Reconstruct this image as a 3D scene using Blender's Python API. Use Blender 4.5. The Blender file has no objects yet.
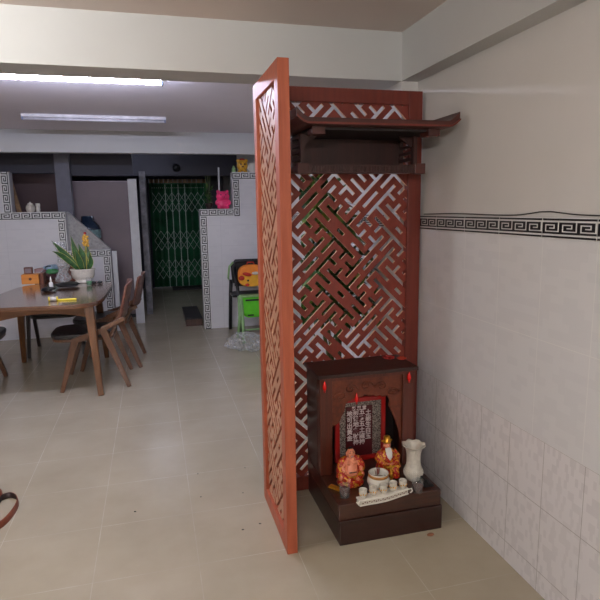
import bpy, bmesh, math, random
from mathutils import Vector, Matrix, noise
random.seed(7)
SC = bpy.context.scene
COL = SC.collection
PI = math.pi

# ------------------------------------------------------------------ materials
def s2l(c):
    return tuple((x/12.92 if x <= .04045 else ((x+.055)/1.055)**2.4) for x in [v/255 for v in c])

class N:
    """tiny node helper"""
    def __init__(s, name):
        s.m = bpy.data.materials.new(name); s.m.use_nodes = True
        s.t = s.m.node_tree; s.t.nodes.clear()
        s.out = s.t.nodes.new('ShaderNodeOutputMaterial')
        s.b = s.t.nodes.new('ShaderNodeBsdfPrincipled')
        s.t.links.new(s.b.outputs[0], s.out.inputs[0])
    def n(s, k, **kw):
        x = s.t.nodes.new(k)
        for a, v in kw.items():
            if a.startswith('i_'):
                x.inputs[a[2:].replace('_', ' ')].default_value = v
            else: setattr(x, a, v)
        return x
    def l(s, a, b): s.t.links.new(a, b)
    def set(s, k, v):
        if hasattr(v, 'is_output') or isinstance(v, bpy.types.NodeSocket): s.l(v, s.b.inputs[k])
        else: s.b.inputs[k].default_value = v
    def coord(s, scale=(1, 1, 1)):
        tc = s.n('ShaderNodeTexCoord'); mp = s.n('ShaderNodeMapping'); mp.inputs['Scale'].default_value = scale
        s.l(tc.outputs['Object'], mp.inputs['Vector']); return mp.outputs[0]
    def noise(s, vec, scale, detail=4, rough=.55, out='Fac'):
        x = s.n('ShaderNodeTexNoise'); x.inputs['Scale'].default_value = scale
        x.inputs['Detail'].default_value = detail; x.inputs['Roughness'].default_value = rough
        if vec is not None: s.l(vec, x.inputs['Vector'])
        return x.outputs[out]
    def ramp(s, fac, stops):
        r = s.n('ShaderNodeValToRGB'); e = r.color_ramp.elements
        while len(e) < len(stops): e.new(.5)
        for i, (p, c) in enumerate(stops): e[i].position = p; e[i].color = (*c, 1)
        s.l(fac, r.inputs[0]); return r.outputs[0]
    def mix(s, fac, a, b):
        x = s.n('ShaderNodeMix', data_type='RGBA')
        for sock, v in ((x.inputs[0], fac), (x.inputs[6], a), (x.inputs[7], b)):
            if isinstance(v, bpy.types.NodeSocket): s.l(v, sock)
            elif isinstance(v, (int, float)): sock.default_value = v
            else: sock.default_value = (*v, 1)
        return x.outputs[2]
    def math(s, op, a, b=0.0, c=0.0):
        x = s.n('ShaderNodeMath', operation=op)
        for i, v in enumerate((a, b, c)):
            if isinstance(v, bpy.types.NodeSocket): s.l(v, x.inputs[i])
            else: x.inputs[i].default_value = v
        return x.outputs[0]
    def bump(s, h, strength=.2, dist=.01):
        x = s.n('ShaderNodeBump'); x.inputs['Strength'].default_value = strength; x.inputs['Distance'].default_value = dist
        s.l(h, x.inputs['Height']); s.l(x.outputs[0], s.b.inputs['Normal'])

def flat(name, rgb, rough=.5, metal=0, var=.08, vscale=12, bump=0, spec=None, trans=0, coat=0, emit=None, alpha=None, sheen=0):
    k = N(name); c = s2l(rgb); v = k.coord()
    f = k.noise(v, vscale)
    d = tuple(max(0, x*(1-var*2)) for x in c); u = tuple(min(1, x*(1+var*2)) for x in c)
    k.set('Base Color', k.ramp(f, [(.3, d), (.7, u)]))
    k.set('Roughness', rough); k.set('Metallic', metal)
    if trans: k.set('Transmission Weight', trans); k.set('IOR', 1.45)
    if coat: k.set('Coat Weight', coat)
    if spec is not None: k.set('Specular IOR Level', spec)
    if alpha is not None: k.set('Alpha', alpha)
    if sheen: k.set('Sheen Weight', sheen)
    if emit: k.set('Emission Color', (*s2l(emit[0]), 1)); k.set('Emission Strength', emit[1])
    if bump: k.bump(k.noise(v, vscale*6), bump, .003)
    return k.m

def wood(name, dark, light, rough=.45, grain=(1, 1, .08), scale=45, coat=0, bump=.15):
    k = N(name); v = k.coord(grain)
    f = k.noise(v, scale, 6, .65); g = k.noise(v, scale*.25, 3)
    f2 = k.math('ADD', k.math('MULTIPLY', f, .6), k.math('MULTIPLY', g, .4))
    k.set('Base Color', k.ramp(f2, [(.34, s2l(dark)), (.66, s2l(light))]))
    k.set('Roughness', rough)
    if coat: k.set('Coat Weight', coat); k.set('Coat Roughness', .15)
    k.bump(f, bump, .002)
    return k.m

def grid_fac(k, sep, ax, pitch, off, w):
    """1 on a joint line of width w"""
    a = k.math('ADD', sep.outputs[ax], -off + 100*pitch)
    a = k.math('MODULO', a, pitch)
    a = k.math('ABSOLUTE', k.math('SUBTRACT', a, pitch/2))
    return k.math('GREATER_THAN', a, pitch/2-w/2)

def mat_floor():
    k = N('beige_polished_tile'); v = k.coord()
    sep = k.n('ShaderNodeSeparateXYZ'); k.l(v, sep.inputs[0])
    j = k.math('MAXIMUM', grid_fac(k, sep, 0, .42, .108, .003), grid_fac(k, sep, 1, .41, 1.72, .003))
    cloud = k.noise(v, 2.3, 5, .6); fine = k.noise(v, 90, 3)
    c = k.ramp(cloud, [(.3, s2l((162, 152, 132))), (.7, s2l((176, 166, 146)))])
    c = k.mix(k.math('MULTIPLY', fine, .1), c, s2l((160, 150, 135)))
    joint = k.ramp(k.noise(v, 3), [(.4, s2l((196, 188, 172))), (.55, s2l((120, 110, 94)))])
    k.set('Base Color', k.mix(k.math('MULTIPLY', j, .26), c, joint))
    k.set('Roughness', k.math('ADD', k.math('MULTIPLY', j, .3), .24)); k.set('Specular IOR Level', .5)
    k.bump(k.math('SUBTRACT', k.noise(v, 14, 3), j), .03, .002)
    return k.m

def mat_paint(name, rgb, rough=.6):
    k = N(name); v = k.coord()
    c = s2l(rgb); d = tuple(x*.94 for x in c)
    k.set('Base Color', k.ramp(k.noise(v, 1.6, 6, .6), [(.3, d), (.7, c)]))
    k.set('Roughness', rough); k.set('Specular IOR Level', .25); k.bump(k.noise(v, 60, 4), .05, .002)
    return k.m

def mat_walltile(name, base, patch, brickw, brickh, px, ox, pz, oz, axis=1, amount=.6, joint=(176, 176, 176), rough=.25):
    k = N(name); v = k.coord()
    sep = k.n('ShaderNodeSeparateXYZ'); k.l(v, sep.inputs[0])
    j = k.math('MAXIMUM', grid_fac(k, sep, axis, px, ox, .003), grid_fac(k, sep, 2, pz, oz, .003))
    # printed rectangles: a cell noise over a brick-shaped grid
    row = k.math('FLOOR', k.math('DIVIDE', sep.outputs[2], brickh))
    sh = k.math('MULTIPLY', k.math('MODULO', k.math('ADD', row, 100), 2.0), brickw*.5)
    col = k.math('FLOOR', k.math('DIVIDE', k.math('ADD', sep.outputs[axis], sh), brickw))
    cb = k.n('ShaderNodeCombineXYZ'); k.l(row, cb.inputs[0]); k.l(col, cb.inputs[1])
    wn = k.n('ShaderNodeTexWhiteNoise', noise_dimensions='2D'); k.l(cb.outputs[0], wn.inputs[0])
    soft = k.noise(v, 5, 4)
    f = k.math('MULTIPLY', k.math('GREATER_THAN', wn.outputs[0], .62), k.math('ADD', k.math('MULTIPLY', soft, .9), .1))
    base_c = k.mix(soft, s2l(base), tuple(x*1.04 for x in s2l(base)))
    c = k.mix(k.math('MULTIPLY', f, amount), base_c, s2l(patch))
    k.set('Base Color', k.mix(k.math('MULTIPLY', j, .6), c, s2l(joint)))
    k.set('Roughness', rough); k.set('Specular IOR Level', .35)
    k.bump(k.math('SUBTRACT', 1.0, j), .08, .002)
    return k.m

M = {}
M['floor'] = mat_floor()
M['paint'] = mat_paint('off_white_wall_paint', (210, 207, 204))
M['beam'] = mat_paint('white_beam_paint', (196, 197, 196))
M['ceil'] = mat_paint('ceiling_paint', (218, 206, 199))
M['ceil2'] = mat_paint('ceiling_paint_tube_lit', (232, 226, 232))  # ceiling paint copy, lightened and cooled to carry the tube's light
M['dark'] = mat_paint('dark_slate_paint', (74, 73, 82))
M['mauvewall'] = mat_paint('brownish_back_wall', (108, 88, 88))
M['tile_hi'] = mat_walltile('white_wall_tile', (212, 212, 214), (196, 196, 200), .065, .0311, .2537, 2.441, .3725, .602, amount=.3, joint=(228, 228, 226))
M['tile_lo'] = mat_walltile('mosaic_print_tile', (216, 213, 215), (182, 178, 182), .0143, .03, .2, 2.01, .2585, .085, amount=.42, joint=(140, 134, 130))
M['tile_far'] = mat_walltile('white_step_wall_tile', (214, 213, 216), (204, 203, 207), .1, .034, .6, .2, .25, .02, axis=0, amount=.4, joint=(190, 190, 194))
M['band_w'] = flat('band_white_glaze', (218, 218, 216), .3, var=.02)
M['band_k'] = flat('band_black_glaze', (30, 29, 34), .35, var=.1)
M['frame'] = wood('red_brown_frame_wood', (150, 72, 47), (178, 93, 62), .5)
M['frame_shade'] = wood('shaded_screen_frame', (98, 36, 26), (122, 48, 34), .5)  # darker copy of the frame wood, the screen's shade put into the colour
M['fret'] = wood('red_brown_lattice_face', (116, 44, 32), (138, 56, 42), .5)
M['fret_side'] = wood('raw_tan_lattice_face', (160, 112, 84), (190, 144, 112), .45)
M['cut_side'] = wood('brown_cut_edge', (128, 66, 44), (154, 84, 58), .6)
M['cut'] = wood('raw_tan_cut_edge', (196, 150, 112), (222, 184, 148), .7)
M['shelf'] = wood('dark_red_wood', (54, 21, 17), (80, 32, 25), .45, grain=(.08, 1, 1), coat=.2)
M['shelf_dark'] = wood('deep_brown_wood', (48, 24, 22), (66, 34, 30), .5, grain=(1, 1, .08))
M['altar'] = wood('varnished_altar_wood', (34, 16, 13), (56, 26, 20), .36, grain=(.08, 1, 1), coat=.2, scale=60)
M['altar_v2'] = wood('varnished_platform_wood', (46, 22, 16), (78, 40, 27), .3, grain=(.08, 1, 1), coat=.5, scale=60)
M['altar_v'] = wood('varnished_altar_post', (68, 27, 17), (98, 42, 26), .36, grain=(1, 1, .06), coat=.3, scale=60)
M['carve'] = wood('carved_amber_board', (80, 34, 19), (122, 58, 33), .4, grain=(.5, 1, .5), scale=80, bump=.5)
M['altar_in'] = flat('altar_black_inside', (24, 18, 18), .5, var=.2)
M['teak'] = wood('teak_table_wood', (98, 60, 34), (128, 82, 50), .25, grain=(.12, 1, 1), coat=.5)
M['teak_top'] = wood('table_top_walnut', (84, 58, 44), (112, 80, 60), .16, grain=(1, .1, 1), coat=.6, scale=30, bump=.03)
M['teak_leg'] = wood('teak_leg_wood', (92, 57, 32), (126, 82, 48), .3, grain=(1, 1, .08), coat=.4)
M['chairwood'] = wood('chair_wood', (82, 52, 36), (112, 74, 50), .3, grain=(1, 1, .1), coat=.3)
M['chair_shade'] = wood('shaded_chair_wood', (36, 28, 28), (52, 42, 40), .35, grain=(1, 1, .1))  # chair wood copy with the shade at the table's far end painted in
M['chairred'] = wood('chair_back_wood', (96, 54, 44), (128, 78, 62), .3, grain=(.1, .1, 1), coat=.3)
M['cushion'] = flat('black_leatherette', (30, 28, 32), .45, bump=.1)
M['ceramic'] = flat('white_glazed_ceramic', (228, 224, 214), .15, var=.02, coat=.5)
M['ceramic_old'] = flat('cream_glazed_ceramic', (206, 200, 188), .25, var=.06, vscale=60)
M['gold'] = flat('gilded_paint', (214, 158, 52), .28, metal=.65, var=.15, vscale=60)
M['goldband'] = flat('tan_band_glaze', (176, 122, 62), .4)
M['skin'] = flat('statue_skin_paint', (232, 146, 112), .35, var=.05, coat=.3)
M['white'] = flat('white_paint', (232, 230, 226), .4, var=.02)
M['black'] = flat('black_plastic', (22, 22, 25), .4)
M['hair'] = flat('black_hair_paint', (26, 20, 18), .5)
M['lip'] = flat('red_lip_paint', (170, 40, 36), .4)
k = N('red_gold_robe_paint'); v = k.coord()
vo = k.n('ShaderNodeTexVoronoi'); vo.inputs['Scale'].default_value = 75; k.l(v, vo.inputs['Vector'])
f = k.math('GREATER_THAN', k.noise(v, 85, 3), .53)
k.set('Base Color', k.mix(f, s2l((176, 34, 24)), s2l((224, 164, 58)))); k.set('Metallic', k.math('MULTIPLY', f, .5))
k.set('Roughness', .28); k.set('Coat Weight', .4); k.bump(k.noise(v, 110, 3), .5, .003); M['robe'] = k.m
M['red'] = flat('red_lacquer', (168, 28, 26), .35, coat=.2)
M['bulb'] = flat('red_flame_bulb', (200, 24, 22), .25, emit=((220, 20, 16), .12))
k = N('silver_glitter_paper'); v = k.coord()
k.set('Base Color', k.ramp(k.noise(v, 260, 2), [(.42, s2l((70, 54, 50))), (.56, s2l((168, 160, 150)))])); k.set('Roughness', .35); k.set('Metallic', .3); M['glitter'] = k.m
M['maroon'] = flat('maroon_plaque_paper', (78, 20, 26), .4)
M['letter'] = flat('pale_lettering', (226, 214, 214), .5, var=.02)
M['glass'] = flat('clear_glass', (200, 208, 208), .05, var=0, alpha=.14)
M['tea'] = flat('dark_red_tea', (84, 34, 28), .15)
M['ash'] = flat('incense_ash', (120, 108, 98), .9, bump=.4)
M['incense'] = flat('incense_stick_red', (130, 40, 34), .7)
M['alu'] = flat('brushed_light_metal', (190, 190, 198), .35, metal=.5)
M['tube_off'] = flat('unlit_tube_glass', (206, 204, 212), .2)
M['fixture'] = flat('white_fixture_metal', (214, 212, 216), .35)
M['blueend'] = flat('blue_grey_lamp_holder', (96, 112, 150), .4)
M['leaf'] = flat('snake_plant_leaf', (44, 84, 40), .4, var=.3, vscale=30)
M['leafedge'] = flat('snake_plant_leaf_edge', (188, 178, 84), .45)
k = N('dark_green_foliage'); v = k.coord(); oi = k.n('ShaderNodeObjectInfo')
k.set('Base Color', k.ramp(k.noise(v, 7, 2), [(.36, s2l((22, 42, 22))), (.52, s2l((52, 96, 40))), (.68, s2l((130, 148, 60)))])); k.set('Roughness', .4); M['foliage'] = k.m
M['stem'] = flat('green_brown_stem', (74, 84, 44), .6)
M['soil'] = flat('dark_potting_soil', (44, 34, 28), .95, bump=.5)
M['terracotta'] = flat('dark_glazed_pot', (48, 36, 32), .35)
M['gategreen'] = flat('green_gate_sheet', (30, 92, 58), .45, var=.25, vscale=3)
M['gatebar'] = flat('pale_gate_bar', (176, 196, 184), .4, metal=.1)
M['tan'] = flat('tan_transom', (150, 118, 84), .7, var=.2)
M['mauve'] = flat('mauve_grey_panel', (128, 112, 116), .5, var=.04, vscale=2)
M['greycol'] = flat('grey_column_paint', (112, 112, 124), .6, var=.04)
M['greyslab'] = flat('speckled_grey_slab', (160, 157, 155), .6, var=.12, vscale=40)
M['offwhite'] = flat('off_white_board', (205, 205, 206), .5, var=.03)
M['greycloth'] = flat('grey_streaked_sheet', (128, 128, 134), .7, var=.3, vscale=7)
M['orangewood'] = wood('light_orange_wood', (204, 120, 42), (226, 150, 66), .4, grain=(.1, 1, 1))
M['redbrown'] = flat('red_brown_box', (104, 56, 40), .5)
M['bluebag'] = flat('pale_blue_bag', (150, 178, 200), .4, var=.15, vscale=25)
M['greenbag'] = flat('green_packet', (66, 138, 84), .4, var=.15, vscale=25)
M['plumbag'] = flat('plum_plastic_bag', (104, 74, 84), .35, var=.2, vscale=30)
k = N('crinkled_clear_plastic'); v = k.coord()
k.set('Base Color', (.86, .87, .88, 1)); k.set('Roughness', .15); k.set('Transmission Weight', .35); k.set('IOR', 1.3)
k.bump(k.noise(v, 60, 4, .7), .8, .01); k.l(k.ramp(k.noise(v, 45, 4), [(.42, (.08, .08, .08)), (.62, (.62, .62, .62))]), k.b.inputs['Alpha']); M['plastic'] = k.m
M['yellow'] = flat('yellow_plastic', (236, 214, 60), .4, var=.03)
M['orange'] = flat('orange_fabric', (236, 136, 44), .6, var=.05)
M['yelloworange'] = flat('golden_fabric', (232, 170, 44), .6, var=.05)
M['redfab'] = flat('red_fabric', (190, 44, 34), .6)
M['green'] = flat('lime_green_plastic', (92, 200, 40), .35, var=.05)
M['palegreen'] = flat('pale_green_plastic', (140, 178, 120), .4, var=.1)
M['pink'] = flat('hot_pink_plastic', (244, 62, 122), .4, var=.05)
M['toyyel'] = flat('yellow_toy', (214, 160, 48), .4, var=.15, vscale=40)
M['leather'] = wood('brown_belt_leather', (94, 44, 26), (128, 66, 40), .4, grain=(1, 1, 1), scale=60, bump=.2)
M['leather_in'] = flat('dark_belt_lining', (46, 30, 28), .6)
M['jug'] = flat('dark_blue_jug', (36, 50, 70), .2, var=.2, coat=.4)
M['jugwrap'] = flat('jug_pale_label', (120, 150, 150), .4, var=.3, vscale=40)
M['debris'] = flat('dry_brown_crumb', (136, 88, 62), .8)
M['speck'] = flat('dark_speck', (70, 66, 60), .8)
M['cable'] = flat('black_cable', (44, 40, 38), .5)
M['yelflower'] = flat('yellow_petals', (226, 176, 72), .6, var=.15, vscale=60)
M['redflower'] = flat('red_petals', (156, 36, 34), .6, var=.15)
M['orangeflower'] = flat('orange_red_petals', (196, 70, 44), .6, var=.15)
M['mat'] = flat('dark_step_top', (40, 36, 36), .7)
M['stepwood'] = wood('dark_brown_step_wood', (66, 44, 34), (88, 60, 46), .5)
k = N('lit_tube'); k.set('Base Color', (1, 1, 1, 1)); k.set('Emission Color', (*s2l((222, 227, 255)), 1)); k.set('Emission Strength', 230); M['tube_cool'] = k.m
WARM = 150
k = N('lit_tube_warm'); k.set('Base Color', (1, 1, 1, 1)); k.set('Emission Color', (*s2l((255, 252, 249)), 1)); k.set('Emission Strength', WARM); M['tube_warm'] = k.m

k = N('fill_tube_front'); k.set('Base Color', (1, 1, 1, 1)); k.set('Emission Color', (*s2l((255, 252, 248)), 1)); k.set('Emission Strength', 340); M['tube_fill'] = k.m
k = N('fill_tube_dim'); k.set('Base Color', (1, 1, 1, 1)); k.set('Emission Color', (*s2l((226, 234, 255)), 1)); k.set('Emission Strength', 28); M['tube_dim_fill'] = k.m

# ------------------------------------------------------------------ objects
def root_loc(p):
    while p.parent: p = p.parent
    return p['_l'] if '_l' in p else p.location

def tag(o, label=None, cat=None, group=None, kind=None):
    if label: o['label'] = label
    if cat: o['category'] = cat
    if group: o['group'] = group
    if kind: o['kind'] = kind
    return o

def thing(name, loc, label, cat, group=None, rz=0):
    o = bpy.data.objects.new(name, None); COL.objects.link(o)
    o.empty_display_size = .05; o.location = loc; o.rotation_euler = (0, 0, rz)
    return tag(o, label, cat, group)

class MB:
    def __init__(s): s.v = []; s.f = []; s.mi = []; s.sm = []
    def add(s, vs, fs, mi=0, smooth=False):
        b = len(s.v); s.v += [Vector(x) for x in vs]
        for f in fs: s.f.append([b+i for i in f]); s.mi.append(mi); s.sm.append(smooth)
        return s
    def box(s, x0, x1, y0, y1, z0, z1, mi=0, xf=None):
        vs = [Vector((x, y, z)) for z in (z0, z1) for y in (y0, y1) for x in (x0, x1)]
        if xf: vs = [xf @ v for v in vs]
        return s.add(vs, [(0, 2, 3, 1), (4, 5, 7, 6), (0, 1, 5, 4), (2, 6, 7, 3), (0, 4, 6, 2), (1, 3, 7, 5)], mi)
    def tube(s, pts, r, seg=10, mi=0, cap=True, flatten=None):
        pts = [Vector(p) for p in pts]; n = len(pts)
        rs = r if isinstance(r, (list, tuple)) else [r]*n
        vs = []; up = None
        for i, p in enumerate(pts):
            t = (pts[min(i+1, n-1)]-pts[max(i-1, 0)]).normalized()
            if up is None:
                up = Vector((0, 0, 1)) if abs(t.z) < .9 else Vector((1, 0, 0))
            a = (up - t*up.dot(t)).normalized(); up = a; b = t.cross(a)
            fa, fb = flatten or (1, 1)
            for j in range(seg):
                q = 2*PI*j/seg; vs.append(p + a*math.cos(q)*rs[i]*fa + b*math.sin(q)*rs[i]*fb)
        fs = [(i*seg+j, i*seg+(j+1) % seg, (i+1)*seg+(j+1) % seg, (i+1)*seg+j) for i in range(n-1) for j in range(seg)]
        if cap: fs += [tuple(reversed(range(seg))), tuple((n-1)*seg+j for j in range(seg))]
        return s.add(vs, fs, mi, True)
    def bar(s, p0, p1, w, t, side=(0, 1, 0), mi=0, w1=None, t1=None):
        """square section bar; w along 'side', t along the third axis"""
        p0, p1 = Vector(p0), Vector(p1); d = (p1-p0).normalized(); sd = Vector(side); sd = (sd-d*sd.dot(d)).normalized(); up = d.cross(sd)
        w1 = w if w1 is None else w1; t1 = t if t1 is None else t1
        vs = []
        for p, ww, tt in ((p0, w, t), (p1, w1, t1)):
            for a, b in ((-1, -1), (1, -1), (1, 1), (-1, 1)): vs.append(p+sd*ww/2*a+up*tt/2*b)
        return s.add(vs, [(3, 2, 1, 0), (4, 5, 6, 7), (0, 1, 5, 4), (1, 2, 6, 5), (2, 3, 7, 6), (3, 0, 4, 7)], mi)
    def lathe(s, prof, c=(0, 0, 0), seg=28, mi=0, wav=None, sx=1, sy=1, cap=True):
        c = Vector(c); vs = []; n = len(prof)
        for i, (r, z) in enumerate(prof):
            for j in range(seg):
                q = 2*PI*j/seg; rr, zz = r, z
                if wav: rr, zz = wav(i, q, r, z)
                vs.append(c+Vector((math.cos(q)*rr*sx, math.sin(q)*rr*sy, zz)))
        fs = [(i*seg+j, i*seg+(j+1) % seg, (i+1)*seg+(j+1) % seg, (i+1)*seg+j) for i in range(n-1) for j in range(seg)]
        if cap: fs += [tuple(reversed(range(seg))), tuple((n-1)*seg+j for j in range(seg))]
        return s.add(vs, fs, mi, True)
    def ball(s, c, r, mi=0, seg=14, rings=9, rot=None):
        r = r if isinstance(r, (tuple, list)) else (r, r, r); c = Vector(c); vs = []
        for i in range(rings+1):
            th = PI*i/rings
            for j in range(seg):
                q = 2*PI*j/seg; p = Vector((math.sin(th)*math.cos(q)*r[0], math.sin(th)*math.sin(q)*r[1], -math.cos(th)*r[2]))
                if rot: p = rot @ p
                vs.append(c+p)
        fs = [(i*seg+j, i*seg+(j+1) % seg, (i+1)*seg+(j+1) % seg, (i+1)*seg+j) for i in range(rings) for j in range(seg)]
        return s.add(vs, fs, mi, True)
    def prism(s, poly, o, ax, ay, n, mi=0):
        """polygon (2D) placed at o with axes ax, ay, extruded along n"""
        o, ax, ay, n = map(Vector, (o, ax, ay, n)); k = len(poly)
        a = [o+ax*x+ay*y for x, y in poly]; b = [p+n for p in a]
        return s.add(a+b, [tuple(reversed(range(k))), tuple(range(k, 2*k))]+[(i, (i+1) % k, k+(i+1) % k, k+i) for i in range(k)], mi)
    def build(s, name, mats, parent=None, loc=None, bev=0, label=None, remesh=0, solid=0, sub=0, seg=2):
        if parent is not None: off = Vector(root_loc(parent))
        else: off = Vector(loc) if loc is not None else Vector((0, 0, 0))
        me = bpy.data.meshes.new(name); me.from_pydata([tuple(v-off) for v in s.v], [], s.f)
        mats = mats if isinstance(mats, (list, tuple)) else [mats]
        for m in mats: me.materials.append(M[m])
        for p, mi, sm in zip(me.polygons, s.mi, s.sm): p.material_index = mi; p.use_smooth = sm
        bm = bmesh.new(); bm.from_mesh(me); bmesh.ops.remove_doubles(bm, verts=bm.verts, dist=1e-6)
        bmesh.ops.recalc_face_normals(bm, faces=bm.faces); bm.to_mesh(me); bm.free(); me.update()
        o = bpy.data.objects.new(name, me); COL.objects.link(o)
        if remesh:
            md = o.modifiers.new('r', 'REMESH'); md.mode = 'VOXEL'; md.voxel_size = remesh; md.use_smooth_shade = True
            sm = o.modifiers.new('s', 'SMOOTH'); sm.iterations = 4
            dg = bpy.context.evaluated_depsgraph_get(); ev = o.evaluated_get(dg)
            nm = bpy.data.meshes.new_from_object(ev); nm.name = name
            o.modifiers.clear(); o.data = nm
            if not nm.materials: nm.materials.append(M[mats[0]])
            for p in nm.polygons: p.use_smooth = True; p.material_index = 0
        if solid:
            md = o.modifiers.new('t', 'SOLIDIFY'); md.thickness = solid; md.offset = 0
        if sub:
            md = o.modifiers.new('u', 'SUBSURF'); md.levels = sub; md.render_levels = sub
        if bev:
            md = o.modifiers.new('b', 'BEVEL'); md.width = bev; md.segments = seg; md.limit_method = 'ANGLE'; md.angle_limit = math.radians(40)
        if parent is not None: o.parent = parent
        else: o.location = off
        if label: o['label'] = label
        return o

def struct(o): o['kind'] = 'structure'; return o
def B(*a, **k): return MB().box(*a, **k)
def R3(a, ax): return Matrix.Rotation(a, 3, ax)

H = 1.46313
# ------------------------------------------------------------------ room shell
XW, XL, YN, YF = 1.35, -3.4, -2.6, 10.9
CZ, BZ = 2.319, 2.087
struct(B(XL-.1, XW+.12, YN-.1, YF+.1, -.1, 0).build('floor', 'floor'))
struct(B(XL-.1, XW+.12, YN-.1, 2.8, CZ, CZ+.1).build('ceiling', 'ceil'))
struct(B(XL-.1, XW+.12, 2.8, YF+.1, CZ, CZ+.1).build('ceiling', 'ceil2'))
w = MB(); w.box(XW, XW+.12, YN, YF, 0, CZ)
struct(w.build('wall_right', 'paint'))
struct(B(XL-.1, XL, YN, YF, 0, CZ).build('wall_left', 'paint'))
struct(B(XL, XW, YN-.1, YN, 0, CZ).build('wall_front', 'paint'))
b = MB(); b.box(XL, -.02, YF-.15, YF, 0, CZ); b.box(1.02, XW, YF-.15, YF, 0, CZ); b.box(-.02, 1.02, YF-.15, YF, 2.03, CZ)
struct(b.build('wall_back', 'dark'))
# beams
struct(B(XL, XW, 2.692, 2.90, BZ, CZ).build('trim_1', 'beam'))
struct(B(1.26, XW, YN, 2.692, BZ, CZ).build('trim_2', 'beam'))
struct(B(XL, XW, 6.5, 6.62, BZ, CZ).build('trim_3', 'beam'))
struct(B(1.26, XW, 2.692, 2.90, 0, BZ).build('trim_4', 'paint'))
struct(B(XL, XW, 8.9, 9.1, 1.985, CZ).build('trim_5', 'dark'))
# tiling on the right wall (thin tile skins over the wall)
t = MB(); t.box(XW-.008, XW, YN, YF-.15, .602, 1.345); struct(t.build('trim_6', 'tile_hi'))
t = MB(); t.box(XW-.008, XW, YN, YF-.15, .0, .602); struct(t.build('trim_7', 'tile_lo'))

KEY = ["#######.", "#.....#.", "#.###.#.", "#.#...#.", "#.#####.", "#.......", "########"]
def meander(mb, o, du, dv, length, width, unit_w, n, border=True):
    """white strip with black key pattern; o corner, du along, dv across (unit vectors), n normal"""
    o, du, dv, n = map(Vector, (o, du, dv, n)); 
    mb.prism([(0, 0), (length, 0), (length, width), (0, width)], o, du, dv, n*.006, 0)
    o2 = o+n*.006
    rows = 13 if border else 9; ch = width/rows; cw = unit_w/8
    y0 = 3 if border else 1
    FAT = .14 if border else -.04
    def q(x0, x1, r0, r1):
        mb.prism([(x0, r0*ch), (x1, r0*ch), (x1, r1*ch), (x0, r1*ch)], o2, du, dv, n*.0012, 1)
    if border: q(0, length, .5, 1.7); q(0, length, 11.3, 12.5)
    k = 0
    while k*unit_w < length-.01:
        for r, row in enumerate(KEY):
            c = 0
            while c < 8:
                if row[c] == '#':
                    e = c
                    while e < 8 and row[e] == '#': e += 1
                    x0 = max(0, k*unit_w+(c-FAT)*cw); x1 = min(k*unit_w+(e+FAT)*cw, length)
                    if x0 < length:
                        rr = 6-r
                        q(x0, x1, y0+rr-FAT, y0+rr+1+FAT)
                    c = e
                else: c += 1
        k += 1
mb = MB(); yy = 2.441+.2537*17
while yy > -1.5:
    meander(mb, (XW-.006, yy, 1.345), (0, -1, 0), (0, 0, 1), .2490, .071, .2507/3, (-1, 0, 0)); yy -= .2537
struct(mb.build('trim_8', ['band_w', 'band_k']))

# stepped tiled wall on the right of the passage, and its twin on the left
YS = 6.76
m = MB(); m.prism([(.558, 0), (XW-.008, 0), (XW-.008, 1.90), (.963, 1.90), (.963, 1.466), (.558, 1.466)], (0, YS, 0), (1, 0, 0), (0, 0, 1), (0, .16, 0))
struct(m.build('wall_stepped_right', 'tile_far'))
mb = MB(); bw = .088
meander(mb, (.963, YS, 1.90-bw), (1, 0, 0), (0, 0, 1), XW-.008-.963, bw, .105, (0, -1, 0), False)
meander(mb, (.963+bw, YS, 1.466-bw), (0, 0, 1), (-1, 0, 0), .434, bw, .105, (0, -1, 0), False)
meander(mb, (.558, YS, 1.466-bw), (1, 0, 0), (0, 0, 1), .405, bw, .105, (0, -1, 0), False)
meander(mb, (.558+bw, YS, 0), (0, 0, 1), (-1, 0, 0), 1.378, bw, .105, (0, -1, 0), False)
struct(mb.build('trim_9', ['band_w', 'band_k']))
YL = 6.9
m = MB(); m.prism([(XL, 0), (-.50, 0), (-.50, 1.012), (-.965, 1.012), (-.965, 1.462), (-1.515, 1.462), (-1.515, 1.908), (XL, 1.908)], (0, YL, 0), (1, 0, 0), (0, 0, 1), (0, .16, 0))
struct(m.build('wall_stepped_left', 'tile_far'))
mb = MB()
meander(mb, (-1.515, YL, 1.462), (0, 0, 1), (-1, 0, 0), .446, bw, .105, (0, -1, 0), False)
meander(mb, (-2.265, YL, 1.462-bw), (1, 0, 0), (0, 0, 1), 1.30, bw, .105, (0, -1, 0), False)
meander(mb, (-.965, YL, .924), (0, 0, 1), (-1, 0, 0), .45, bw, .105, (0, -1, 0), False)
meander(mb, (-.965, YL, 1.012-bw), (1, 0, 0), (0, 0, 1), .465, bw, .105, (0, -1, 0), False)
meander(mb, (-.50, YL, .1), (0, 0, 1), (-1, 0, 0), .824, bw, .105, (0, -1, 0), False)
struct(mb.build('trim_10', ['band_w', 'band_k']))
# sloped stair slab behind the left stepped wall
m = MB(); m.prism([(-.965, .6), (-.965, 1.462), (-.53, 1.03), (-.51, 1.0), (-.51, 0), (-.6, 0)], (0, YL+.165, 0), (1, 0, 0), (0, 0, 1), (0, .12, 0))
struct(m.build('trim_11', 'greyslab'))
struct(B(-1.095, -.93, 7.3, 7.45, 0, CZ).build('trim_12', 'greycol'))
struct(B(XL, -1.1, 8.4, 8.5, 0, CZ).build('wall_kitchen', 'mauvewall'))
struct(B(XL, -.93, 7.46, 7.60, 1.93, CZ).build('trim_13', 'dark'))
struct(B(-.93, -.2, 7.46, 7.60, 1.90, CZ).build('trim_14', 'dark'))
# passage side wall
struct(B(-.14, -.06, 8.0, YF-.15, 0, 1.99).build('wall_passage', 'greycloth'))

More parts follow.
